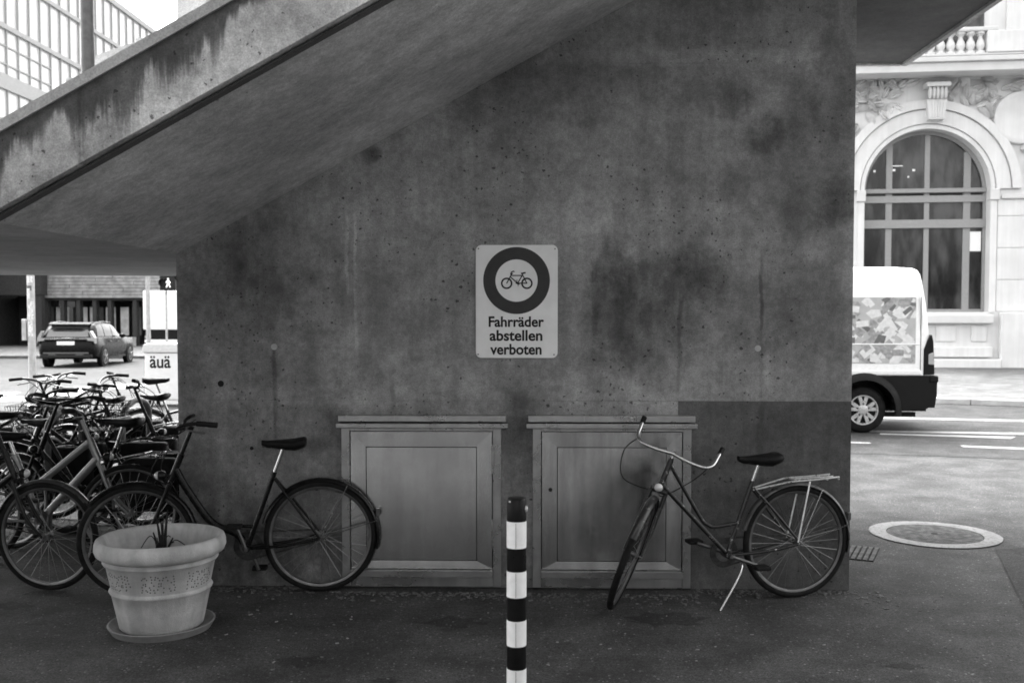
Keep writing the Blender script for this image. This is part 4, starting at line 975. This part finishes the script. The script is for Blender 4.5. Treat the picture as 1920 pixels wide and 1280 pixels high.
# side leans in slightly towards the roof
bmv = MB(); rows = []
ys = [(0.0, .10), (.02, .05), (.05, .02), (.11, 0)]; ys = [(y_, i_) for y_, i_ in ys]
seq = ys+[(VW-y_, i_) for y_, i_ in reversed(ys)]
for (y_, i_) in seq:
    pr = inset(prof, i_, zc); rows.append([(px_, y_+(.10*max(0, (pz_-1.6)/.9)**1.5*(1 if y_ < VW/2 else -1)), pz_) for px_, pz_ in pr])
n = len(prof); vs_ = [q for r_ in rows for q in r_]; fs_ = []
for i in range(len(rows)-1):
    for j in range(n): fs_.append((i*n+j, (i+1)*n+j, (i+1)*n+(j+1) % n, i*n+(j+1) % n))
fs_.append(tuple(range(n))); fs_.append(tuple((len(rows)-1)*n+j for j in range(n)))
bmv.add(vs_, fs_); bmv.build('body', 'van_white', van, smooth=35)
# lower cladding with wheel arches
wr = .345; ar = wr+.11; wbs = 3.45
def arch_pts(cx_, r_, n_=14): return [(cx_+r_*math.cos(R(180-180*i/n_)), .345+r_*math.sin(R(180*i/n_))) for i in range(n_+1)]
lo = [(-4.95, zc-.002), (-4.97, .60), (-4.95, .35), (-4.85, .26)]
low_poly = [(-4.97, .30)]+[(-wbs-ar, .27)]+arch_pts(-wbs, ar)+[(-wbs+ar, .27), (-ar, .27)]+arch_pts(0, ar)+[(ar, zbot-.02), vp(1700, 768), vp(1738, 764), vp(1752, 764), vp(1756, 740), vp(1757, 712), vp(1753, 703.5), (-4.95, zc-.002)]
MB().prism(low_poly, -.012, .35).build('lower_cladding', 'van_black', van, bevel=.008, bseg=1)
MB().bb((-4.9, .351, .30), (1.05, VW-.1, zc-.003)).build('underbody', 'van_black', van); MB().bb((.6, .352, .33), (1.10, VW, zc-.003)).build('rear_bumper', 'van_black', van, bevel=.03)
# arch flares
def flare(cx_):
    P = [(ar-.005, -.06), (ar+.07, -.035), (ar+.10, .0)]; mbf = MB(); vs_ = []; nn_ = 24
    for k_ in range(nn_+1):
        a_ = R(-10+200*k_/nn_)
        for (r_, y_) in P+[(ar-.005, .0)]: vs_.append((cx_+r_*math.cos(a_), y_-.013, .345+r_*math.sin(a_)))
    mbf.add(vs_, [(k_*4+i, (k_+1)*4+i, (k_+1)*4+(i+1) % 4, k_*4+(i+1) % 4) for k_ in range(nn_) for i in range(4)]); mbf.build('wheel_arch', 'van_black', van, smooth=50)
flare(0); flare(-wbs)
for cx_ in (0, -wbs):
    for yy, fl in ((.0, 1), (VW, -1)):
        T = Matrix.Translation(Vector((cx_, yy+fl*.03, wr)))
        if fl < 0: T = T @ Matrix.Rotation(math.pi, 4, 'Z')
        ty = MB(T).lathe([(.20, .0), (.225, -.005), (.30, -.008), (.33, .01), (wr, .05), (wr, .17), (.33, .21), (.2, .21)], 48, axis='y').build('wheel', 'tyre_rubber', van, smooth=50)
        hc = MB(T); hc.lathe([(0, .035), (.222, .035)], 40, axis='y'); hc.build('hub_recess', 'van_black', ty)
        rim = MB(T); rim.lathe([(.196, .02), (.205, -.006), (.222, -.008), (.226, .02)], 48, axis='y'); rim.lathe([(0, -.006), (.055, -.006), (.075, .0), (.08, .03)], 24, axis='y')
        for i in range(5):
            a_ = R(90+72*i)
            for da in (-15, 15):
                b3 = a_+R(da); c1_ = Vector((math.cos(a_)*.04, 0, math.sin(a_)*.04)); c2_ = Vector((math.cos(b3)*.205, 0, math.sin(b3)*.205)); d_ = (c2_-c1_).normalized(); pn = Vector((-d_.z, 0, d_.x))*.024
                rim.add([c1_+pn*1.2, c1_-pn*1.2, c2_-pn, c2_+pn]+[q+Vector((0, .03, 0)) for q in (c1_+pn*1.2, c1_-pn*1.2, c2_-pn, c2_+pn)], [(0, 1, 2, 3), (0, 4, 5, 1), (1, 5, 6, 2), (2, 6, 7, 3), (3, 7, 4, 0)])
        rim.build('hubcap', 'hub_silver', ty, smooth=40)
# printed side panel, seams, lights
pa, pb_ = vp(1520, 681), vp(1718, 557)
pp = MB().bb((-3.2, -.004, pa[1]), (pb_[0], .02, pb_[1])).build('printed_panel', 'print_pale', van)
rr = random.Random(33); tones = [MB() for _ in range(3)]; x0p, z0p, z1p = -1.25, pa[1], pb_[1]
for i in range(170):
    L = rr.uniform(.10, .30); W = rr.uniform(.05, .13); a_ = rr.choice((.65, -.65, 0, .9, -.9))+rr.gauss(0, .06); ext = L+W
    cx_ = rr.uniform(x0p, pb_[0]-.03); cz_ = rr.uniform(z0p+.02, z1p-.02); y_ = -.0042-.00002*i
    shp = [(-L/2, -W/2), (L/2, -W/2), (L/2, W/2), (-L/2, W/2)] if i % 3 else [(-L/2, 0), (-L*.1, -W*.8), (L/2, -W*.3), (L*.35, W*.7), (-L*.2, W*.6)]
    pts = []
    for (x, z) in shp:
        X_, Z_ = cx_+x*math.cos(a_)-z*math.sin(a_), cz_+x*math.sin(a_)+z*math.cos(a_); pts.append((min(X_, pb_[0]-.003), y_, max(z0p+.003, min(z1p-.003, Z_))))
    tones[0 if i % 2 else (1 if i % 10 else 2)].add(pts, [tuple(range(len(pts)))])
for mbt, tn in zip(tones, ('print_light', 'print_mid', 'print_dark')): mbt.build('print_shapes', tn, pp, kind='stuff')
MB().bb((-3.3, -.010, vp(1600, 645)[1]-.012), (vp(1724, 640)[0], .01, vp(1600, 645)[1]+.012)).build('side_rail', 'van_white', van, bevel=.008)
MB().bb((-3.3, -.012, zc+.005), (vp(1728, 640)[0], .01, zc+.07)).build('sill_ridge', 'van_white', van, bevel=.01)
for (xs_, za_, zb2) in ((vp(1727, 600)[0], zc+.02, zr-.25), (-1.35, zc+.02, zr-.3), (-2.75, zc+.02, zr-.3)):
    MB().bb((xs_-.006, -.003, za_), (xs_+.006, .004, zb2-.2)).build('panel_seam', 'seam_dark', van)
MB().bb((-3.2, -.013, 1.0), (-3.0, .0, 1.05)).build('door_handle', 'van_black', van, bevel=.01)
tlp = [vp(1731, 703), vp(1732, 655), vp(1740, 636), vp(1747, 627), vp(1750, 640), vp(1752, 702)]
tl = MB().prism(tlp, -.016, .22).build('rear_light', 'van_black', van, bevel=.01)
MB().prism([vp(1740, 683), vp(1740, 664), vp(1749.5, 660), vp(1751, 684)], -.022, .20).build('light_lens', 'taillight', tl, bevel=.01)
MB().bb((vp(1742, 708)[0], -.03, vp(1742, 717)[1]), (vp(1759, 708)[0], .10, vp(1742, 703)[1]-.01)).build('bumper_corner', 'van_black', van, bevel=.02)
MB().bb((.42, .5, .20), (.95, .58, .27)).build('tow_bar', 'van_black', van)
MB().prism([(-3.0, 1.45), (-3.9, 1.45), (-3.42, 2.12), (-3.0, 2.15)], -.006, .01).build('side_window', 'van_glass', van)
MB().bb((-3.6, -.26, 1.35), (-3.45, -.03, 1.75)).build('mirror', 'van_black', van, bevel=.03)

# ------------------------------------------------------------------ street furniture on the left
plain('pole_grey', .42, .6, .2, var=.2, scale=9); plain('sticker', .62, .5, var=.4, scale=30); plain('sticker_dark', .1, .5)
pb0 = G(62, 758)
pole = thing('street_pole', 'tall grey street pole with torn stickers beside the zebra crossing', 'pole', (pb0.x, pb0.y, 0))
MB().tube([(0, 0, 0), (0, 0, 4.2)], .072, 20).build('shaft', 'pole_grey', pole, smooth=50)
rr = random.Random(8)
for i, (py, hh, sd) in enumerate(((530, .12, 's'), (545, .1, 'd'), (560, .2, 's'), (580, .16, 's'), (600, .3, 's'), (515, .14, 's'), (630, .3, 's'))):
    z = onY(60, py, pb0.y).z; a0_ = -140+rr.uniform(0, 60)
    MB(Matrix.Translation(Vector((0, 0, z)))).lathe([(.0735+.0004*i, 0), (.0735+.0004*i, hh)], 8, None, R(a0_), R(a0_+rr.uniform(50, 90))).build('sticker', 'sticker' if sd == 's' else 'sticker_dark', pole)
sx = onY(53, 630, pb0.y); MB().bb((-.16, -.08, onY(53, 638, pb0.y).z), (-.075, .0, onY(53, 598, pb0.y).z)).build('switch_box', 'pole_grey', pole, bevel=.008)
# signal mast
p2 = G(279, 672); 
mast = thing('signal_mast', 'grey mast with a horizontal signal arm beyond the parked bicycles', 'mast', (p2.x, p2.y, 0))
zt_ = onY(279, 513, p2.y).z
MB().tube([(0, 0, 0), (0, 0, zt_)], .09, 16).build('shaft', 'pole_grey', mast, smooth=50)
xa_, xb_ = onY(238, 512, p2.y).x-p2.x, onY(338, 512, p2.y).x-p2.x
MB().bb((xa_, -.06, zt_-.01), (xb_, .06, zt_+.12)).build('arm', 'sticker', mast, bevel=.02)
p3 = G(311, 690)
plain('signal_black', .02, .5); emit('signal_lit', .6, .2)
sig = thing('pedestrian_signal', 'black pedestrian signal box showing a lit walking figure on a thin post', 'traffic light', (p3.x, p3.y, 0))
def sgp(px, py): q = onY(px, py, p3.y); return (q.x-p3.x, q.z)
a_, b2 = sgp(300.5, 545), sgp(329, 502)
MB().tube([(0, .12, 0), (0, .12, b2[1])], .035, 12).build('post', 'pole_grey', sig, smooth=50)
MB().bb((a_[0], -.05, a_[1]), (b2[0], .085, b2[1])).build('housing', 'signal_black', sig, bevel=.02)
c_ = sgp(309.5, 530); 
MB().lathe([(.13, -.22), (.135, -.05), (.12, -.05), (.12, -.22), (.13, -.22)], 20, Matrix.Translation(Vector((c_[0]-.02, 0, c_[1]))), axis='y', a0=R(60), a1=R(250)).build('visor', 'signal_black', sig)
fg = MB(); fx, fz_ = sgp(316.5, 530)
def fpt(x, z): return (fx+x*.017, fz_+z*.017)
fg.prism([fpt(*q) for q in ((-1, 9), (1, 9), (2, 7), (1, 5), (-1, 5), (-2, 7))], -.060, -.052)
fg.prism([fpt(*q) for q in ((-2, 4.4), (2, 4.4), (5, 0), (4, -1), (1.8, 1.6), (2, -2), (5, -9), (3, -9.5), (0, -3), (-3, -9.5), (-5, -9), (-2, -2), (-2, 1.5), (-4.4, -.6), (-5.2, .4))], -.060, -.052)
fg.build('walking_figure', 'signal_lit', sig)
# white lidded box with lettering
plain('box_white', .72, .5, var=.06, scale=8); plain('box_lid', .55, .55, var=.08)
BY = 19.0
def bxp(px, py, y=BY): q = onY(px, py, y); return q
b0 = bxp(268, 760); x0_, x1_ = bxp(268, 700).x, bxp(352, 700).x; zt_ = bxp(300, 661).z; zl = bxp(300, 644).z
box = thing('cargo_box', 'white lidded box with bold dark lettering on its front, behind the parked bikes', 'box', ((x0_+x1_)/2, BY+.3, 0))
MB().bb((x0_+.03, BY, .12), (x1_-.03, BY+.6, zt_)).build('box_body', 'box_white', box, world=True, bevel=.03)
MB().prism([(x0_-.01, zt_+.002), (x1_+.01, zt_+.002), (x1_-.02, zl-.02), (x1_-.08, zl), (x0_+.08, zl), (x0_+.02, zl-.02)], BY-.03, BY+.63).build('lid', 'box_lid', box, world=True, bevel=.015)
for sx_ in (x0_+.1, x1_-.1):
    for sy_ in (BY+.1, BY+.5): MB().bb((sx_-.03, sy_-.03, 0), (sx_+.03, sy_+.03, .119)).build('foot', 'van_black', box, world=True)
q0, q1 = bxp(281, 689), bxp(320, 667)
M = Matrix.Translation(Vector((q0.x, BY-.0015, q0.z))) @ Matrix.Rotation(math.pi/2, 4, 'X')
text_mb('äuä', M, q1.x-q0.x, q1.z-q0.z, .022).build('lettering', 'sign_black', box, world=True)

# ------------------------------------------------------------------ car
plain('car_paint', .005, .30, .0, var=.05)
MATS['car_paint'].node_tree.nodes['Principled BSDF'].inputs['Specular IOR Level'].default_value = .12; plain('car_glass', .008, .05); plain('car_glass_pale', .05, .12); plain('car_trim', .02, .5); plain('plate_white', .75, .5); plain('car_light', .3, .15); plain('rim_grey', .32, .35, .6)
cr_, cf_ = G(128, 689), None
chead = R(90+7)                     # driving away
car = thing('estate_car', 'dark estate car driving away on the road beyond the crossing', 'car', (cr_.x-.15, cr_.y+.9, 0), chead)
car.scale = (1.07, 1.07, 1.05)
# local x forward, y left; rear bumper at x=-.9
st_ = [ # x, halfwidth, zbot, zmid, zbelt, deck
 (-.93, .72, .40, .58, .70, .74), (-.90, .80, .34, .56, .80, .86), (-.80, .88, .28, .55, .90, .98), (-.50, .92, .26, .55, .96, 1.00), (.10, .935, .24, .55, .95, .99), (1.0, .935, .24, .55, .93, .97), (1.8, .935, .24, .55, .92, .96),
 (2.35, .93, .24, .55, .92, .97), (2.8, .925, .24, .54, .86, .95), (3.3, .91, .24, .52, .80, .87), (3.6, .86, .26, .50, .72, .78), (3.78, .74, .32, .48, .62, .66), (3.85, .60, .38, .48, .56, .58)]
bmc = MB(); vs_ = []; 
for (x, hw, z0_, zm, zb_, zd) in st_:
    half = [(0, z0_), (hw*.80, z0_), (hw*.96, z0_+.08), (hw, zm), (hw*.985, zm+.12), (hw*.965, zb_), (hw*.90, zd-.01), (0, zd+.02)]
    vs_ += [(x, y_, z_) for y_, z_ in half]+[(x, -y_, z_) for y_, z_ in reversed(half[1:-1])]
n = 14; fs_ = [(i*n+j, (i+1)*n+j, (i+1)*n+(j+1) % n, i*n+(j+1) % n) for i in range(len(st_)-1) for j in range(n)]+[tuple(range(n)), tuple((len(st_)-1)*n+j for j in range(n))]
bmc.add(vs_, fs_); bmc.build('body', 'car_paint', car, smooth=50)
# greenhouse
gh = [(-.78, .80, .97, .60, .99), (-.62, .82, .98, .66, 1.22), (-.42, .83, .985, .68, 1.40), (0.0, .84, .985, .68, 1.45), (.7, .84, .975, .68, 1.47), (1.3, .84, .965, .67, 1.45), (1.75, .83, .955, .64, 1.37), (2.1, .82, .955, .62, 1.18), (2.5, .78, .96, .60, .97)]
bmg = MB(); vs_ = []
for (x, hb3, zb_, hr_, zr_) in gh:
    half = [(hb3, zb_-.03), (hb3*.4+hr_*.6+.02, zb_+(zr_-zb_)*.7), (hr_, zr_-.02*(zr_-zb_ > .1)), (hr_*.6, zr_+.012*(zr_ > 1.3))]
    vs_ += [(x, y_, z_) for y_, z_ in half]+[(x, -y_, z_) for y_, z_ in reversed(half)]
n = 8; fs_ = [(i*n+j, (i+1)*n+j, (i+1)*n+(j+1) % n, i*n+(j+1) % n) for i in range(len(gh)-1) for j in range(n)]+[tuple(range(n)), tuple((len(gh)-1)*n+j for j in range(n))]
bmg.add(vs_, fs_); bmg.build('cabin', 'car_paint', car, smooth=40)
def gpt(x, t, off=.012):       # point on cabin side at height fraction t
    for i in range(len(gh)-1):
        if gh[i][0] <= x <= gh[i+1][0]:
            k_ = (x-gh[i][0])/(gh[i+1][0]-gh[i][0]); hb3, zb_, hr_, zr_ = [gh[i][j]+(gh[i+1][j]-gh[i][j])*k_ for j in range(1, 5)]
            hm = hb3*.4+hr_*.6+.02
            y_ = hb3+(hm-hb3)*t/.7 if t < .7 else hm+(hr_-hm)*(t-.7)/.3
            return y_+off, zb_+(zr_-zb_)*t
for s_ in (-1, 1):
    for (x0, x1, xt0, xt1) in ((-.45, .25, -.32, .22), (.32, 1.12, .29, 1.08), (1.18, 2.10, 1.14, 1.62)):
        mbw = MB(); vs_ = []; nn_ = 6
        for i in range(nn_+1):
            for jt, tt_ in enumerate((.06, .4, .68, .86)):
                f_ = tt_/.9; xx = (x0+(x1-x0)*i/nn_)*(1-f_)+(xt0+(xt1-xt0)*i/nn_)*f_; y_, z_ = gpt(xx, tt_); vs_.append((xx, s_*y_, z_))
        mbw.add(vs_, [(i*4+j, (i+1)*4+j, (i+1)*4+j+1, i*4+j+1) for i in range(nn_) for j in range(3)]); mbw.build('side_window', 'car_glass', car, smooth=50)
    MB().tube([(-.35, s_*.69, 1.455), (.6, s_*.69, 1.50), (1.4, s_*.68, 1.46)], .015, 8).build('roof_rail', 'alu', car, smooth=50)
    MB().sphere((1.75, s_*.99, 1.0), (.07, .11, .08), 12, 8).build('mirror', 'car_paint', car, smooth=60)
    MB().prism([(s_*.40, .92), (s_*.86, .86), (s_*.89, .78), (s_*.88, .98), (s_*.76, 1.20), (s_*.70, 1.19), (s_*.78, .97), (s_*.42, .965)], -.925, -.70, axis='x').build('tail_light', 'car_light', car)
    MB().bb((-.952, s_*.42-.12, .40), (-.85, s_*.42+.12, .44)).build('exhaust_trim', 'alu', car, bevel=.008)
    MB().bb((.5, s_*.945-.008, .82), (.68, s_*.945+.012, .85)).build('door_handle', 'alu', car); MB().bb((1.35, s_*.945-.008, .81), (1.53, s_*.945+.012, .84)).build('door_handle', 'alu', car)
    MB().bb((0.35, s_*.93-.01, .27), (2.3, s_*.93+.014, .33)).build('sill_strip', 'car_trim', car)
# rear window, plate, bumper
MB().add([(-.805, -.66, 1.0), (-.805, .66, 1.0), (-.475, .56, 1.375), (-.475, -.56, 1.375), (-.70, -.62, 1.0), (-.70, .62, 1.0), (-.40, .5, 1.36), (-.40, -.5, 1.36)], [(0, 1, 2, 3), (0, 4, 5, 1), (1, 5, 6, 2), (2, 6, 7, 3), (3, 7, 4, 0)]).build('rear_window', 'car_glass_pale', car)
MB().prism([(-.62, 1.385), (-.25, 1.44), (-.25, 1.475), (-.62, 1.425)], -.64, .64).build('roof_spoiler', 'car_trim', car, bevel=.01)
MB().bb((-.955, -.27, .74), (-.90, .27, .86)).build('number_plate', 'plate_white', car)
MB().bb((-.962, -.70, .46), (-.86, .70, .50)).build('bumper_strip', 'alu', car); MB().bb((-.955, -.80, .32), (-.80, .80, .43)).build('rear_diffuser', 'car_trim', car, bevel=.02)
MB().bb((-.945, -.66, .89), (-.86, .66, .935)).build('tailgate_trim', 'car_trim', car, bevel=.008)
for x in (0.0, 2.87):
    for s_ in (-1, 1):
        T = Matrix.Translation(Vector((x, s_*.86, .335))) @ (Matrix.Rotation(math.pi, 4, 'Z') if s_ > 0 else Matrix.Identity(4))
        MB(T).lathe([(0, -.078), (.385, -.078), (.385, -.02)], 30, axis='y').build('wheel_arch', 'car_trim', car)
        ty = MB(T).lathe([(.22, -.05), (.235, -.085), (.31, -.09), (.335, -.06), (.335, .1), (.22, .1)], 36, axis='y').build('wheel', 'tyre_rubber', car, smooth=50)
        rm_ = MB(T); rm_.lathe([(.20, -.06), (.225, -.088), (.238, -.086)], 36, axis='y')
        for i in range(5):
            a_ = R(90+72*i); rm_.tube([(0, -.075, 0), (.21*math.cos(a_), -.08, .21*math.sin(a_))], [.045, .03], 6, flat=.4)
        rm_.build('rim', 'rim_grey', ty, smooth=40)

# ------------------------------------------------------------------ truck far left
plain('truck_white', .78, .5, var=.04); 
TY = 50.0
def tk(px, py): q = onY(px, py, TY); return (q.x, q.z)
a_, b2 = tk(268, 618), tk(372, 545); trk = thing('box_truck', 'white box truck standing behind the signal mast', 'truck', ((a_[0]+b2[0])/2, TY+3, 0))
MB().bb((a_[0], TY, a_[1]), (b2[0], TY+6, b2[1])).build('cargo_body', 'truck_white', trk, world=True, bevel=.05)
MB().bb((a_[0]+.2, TY+.1, .45), (b2[0]-.2, TY+8, a_[1]-.01)).build('chassis', 'van_black', trk, world=True)
MB().bb((a_[0]+.1, TY-.05, .45), (b2[0]-.1, TY+.09, .60)).build('rear_guard', 'truck_white', trk, world=True)
MB().bb((a_[0]+.1, TY+6.2, .46), (b2[0]-.1, TY+8.2, 2.4)).build('cab', 'truck_white', trk, world=True, bevel=.1)
for x_ in (a_[0]+.25, b2[0]-.25):
    for y_ in (TY+1.2, TY+7.2): MB(Matrix.Translation(Vector((x_, y_, .45))) @ Matrix.Rotation(math.pi/2, 4, 'Z')).lathe([(0, -.14), (.4, -.14), (.45, -.1), (.45, .1), (.4, .14), (0, .14)], 24, axis='y').build('wheel', 'tyre_rubber', trk, world=True, smooth=40)
    MB().bb((x_-.15, TY-.02, .66), (x_+.15, TY+.05, .8)).build('tail_light', 'car_light', trk, world=True)

# ------------------------------------------------------------------ buildings on the left
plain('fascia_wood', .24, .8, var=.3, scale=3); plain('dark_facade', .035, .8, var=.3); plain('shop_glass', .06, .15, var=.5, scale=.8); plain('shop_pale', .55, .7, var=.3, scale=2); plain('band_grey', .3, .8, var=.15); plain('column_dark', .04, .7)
LY = 56.0
def lp_(px, py, y=LY): q = onY(px, py, y); return (q.x, q.z)
shop = thing('shop_building', 'low building with a boarded fascia over dark columns and shop windows', 'building', (lp_(180, 650)[0], LY, 0))
x0_, x1_ = lp_(86, 560)[0], lp_(330, 560)[0]; zf0, zf1 = lp_(180, 559)[1], lp_(180, 516)[1]
nbd = 7
for i in range(nbd):
    za, zb_ = zf0+(zf1-zf0)*i/nbd, zf0+(zf1-zf0)*(i+1)/nbd
    cuts = [x0_, x0_+(x1_-x0_)*(.22+.1*(i % 3)), x0_+(x1_-x0_)*(.55+.08*((i*2) % 3)), x1_]
    for j in range(3): MB().bb((cuts[j]+.01, LY-.6-.02*((i+j) % 2), za+.012), (cuts[j+1]-.01, LY-.45, zb_-.012)).build('board', 'fascia_wood', shop, world=True)
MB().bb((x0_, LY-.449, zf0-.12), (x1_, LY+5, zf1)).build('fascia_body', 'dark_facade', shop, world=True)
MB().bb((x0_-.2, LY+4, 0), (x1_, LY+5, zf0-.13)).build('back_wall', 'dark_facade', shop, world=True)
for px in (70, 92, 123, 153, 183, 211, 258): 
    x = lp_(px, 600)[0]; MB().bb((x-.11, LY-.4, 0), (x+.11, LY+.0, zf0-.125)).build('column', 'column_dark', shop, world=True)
for i, px in enumerate((76, 96, 107, 128, 140, 160, 172, 190, 218, 240)):
    x = lp_(px, 600)[0]; hh = (.5, .8, .3, 1)[i % 4]; 
    MB().bb((x, LY+.6, .7), (x+.36+.2*hh, LY+.64, zf0-.5)).build('shop_pane', 'shop_pale' if i % 3 else 'shop_glass', shop, world=True)
MB().bb((lp_(245, 600)[0], LY-1.2, 0), (lp_(264, 600)[0], LY-.7, .62)).build('planter_bench', 'shop_pale', shop, world=True)
# upper windows of shop building
zu0, zu1 = lp_(100, 514)[1], lp_(100, 480)[1]
for (pa_, pb2) in ((68, 80), (88, 120), (124, 154)): MB().bb((lp_(pa_, 500)[0], LY-.3, zu0), (lp_(pb2, 500)[0], LY-.2, zu1)).build('upper_window', 'shop_pale', shop, world=True)
MB().bb((x0_-4, LY-.19, zf1+.001), (x1_, LY+5, zu1+.6)).build('upper_wall', 'band_grey', shop, world=True)
# dark building at the far left
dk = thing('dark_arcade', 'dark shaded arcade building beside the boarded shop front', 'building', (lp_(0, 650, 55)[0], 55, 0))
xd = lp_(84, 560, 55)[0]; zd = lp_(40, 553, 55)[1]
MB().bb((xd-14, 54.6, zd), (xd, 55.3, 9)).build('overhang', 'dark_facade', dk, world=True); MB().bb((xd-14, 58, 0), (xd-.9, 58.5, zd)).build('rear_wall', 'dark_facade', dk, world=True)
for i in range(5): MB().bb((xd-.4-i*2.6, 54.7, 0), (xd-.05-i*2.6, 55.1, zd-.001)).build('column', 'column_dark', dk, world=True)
# far pavement
sheet('sidewalk', [(-60, 41), (-13.2, 41), (-13.2, 62), (-60, 62)], .12, 'sidewalk_asphalt', thick=.11)

# glazed office block above, running away from the camera
plain('glass_pale', .62, .25, var=.12, scale=.4); plain('mullion_grey', .34, .6); plain('floor_band', .36, .7, var=.2); plain('far_pale', .7, .8, var=.05)
GX = -30.0
gb = thing('glazed_office', 'tall pale glazed office building with thin mullions and grey floor bands', 'building', (GX, 70, 0))
gz = lambda px, py: onX(px, py, GX)
z1_ = gz(0, 150).z; z2_ = gz(0, 46).z; z3_ = gz(0, -54).z; z4_ = gz(240, 0).z
g0, g1 = gz(-60, 100).y, gz(352, 60).y
GTOP = z3_+(z3_-z2_)*1.02
MB().bb((GX-14, g0, 0), (GX-.6, g1, GTOP)).build('mass', 'dark_facade', gb, world=True)
zl = [9.5, z1_, z2_, z3_, GTOP]
ny = int((g1-g0)/1.25); dy = (g1-g0)/ny
for j in range(4):
    pn = None
    for i in range(ny):
        if pn is None: pn = MB().bb((GX-.12, .04, zl[j]+.12), (GX-.06, dy-.04, zl[j+1]-.12)).build('glass_panel', 'glass_pale', gb); o = pn
        else: o = pn.copy(); COL.objects.link(o); o.parent = gb
        o.location = (-GX, g0+i*dy-70, 0)
for i in range(ny+1): MB().bb((GX-.2, g0+i*dy-.045, 9.5), (GX+.06, g0+i*dy+.045, GTOP)).build('mullion', 'mullion_grey', gb, world=True)
for z, h_ in ((z1_, .85), (z2_, .28), (z3_, .26), (GTOP-.1, .4)): MB().bb((GX-.3, g0, z-h_/2), (GX+.12, g1, z+h_/2)).build('floor_band', 'floor_band', gb, world=True)
for dyy in (.33, .66): 
    MB().bb((GX-.15, g0, zl[1]+(zl[2]-zl[1])*dyy-.05), (GX+.02, g0+9, zl[1]+(zl[2]-zl[1])*dyy+.05)).build('glazing_bar', 'mullion_grey', gb, world=True)
MB().bb((GX-.3, g0, 8.2), (GX+.1, g1, 9.4)).build('lower_band', 'floor_band', gb, world=True)

# ------------------------------------------------------------------ added deck and rear wall, out of view, shading the forecourt
plain('shade_blocker_concrete', .16, .85, var=.15, scale=1)
rb = thing('shade_deck', 'added unseen concrete deck on round columns shading the forecourt, with a light-blocking wall behind', 'light blocker', (0, -8, 0))
MB().bb((-14, -6, 4.6), (13, 1.9, 5.0)).build('shade_slab', 'shade_blocker_concrete', rb, world=True)  # slab added above the camera to shade ground and wall
MB().bb((-30, -12, 0), (30, -9, 3.3)).build('rear_wall', 'shade_blocker_concrete', rb, world=True)  # added blocker behind the camera, cuts low light onto the wall
for x in (-12, -5, 4, 11):
    for y in (-5.4, -1.5): MB().tube([(x, y, 0), (x, y, 4.6)], .28, 20).build('column', 'shade_blocker_concrete', rb, world=True, smooth=50)  # unseen columns added to carry the shading slab
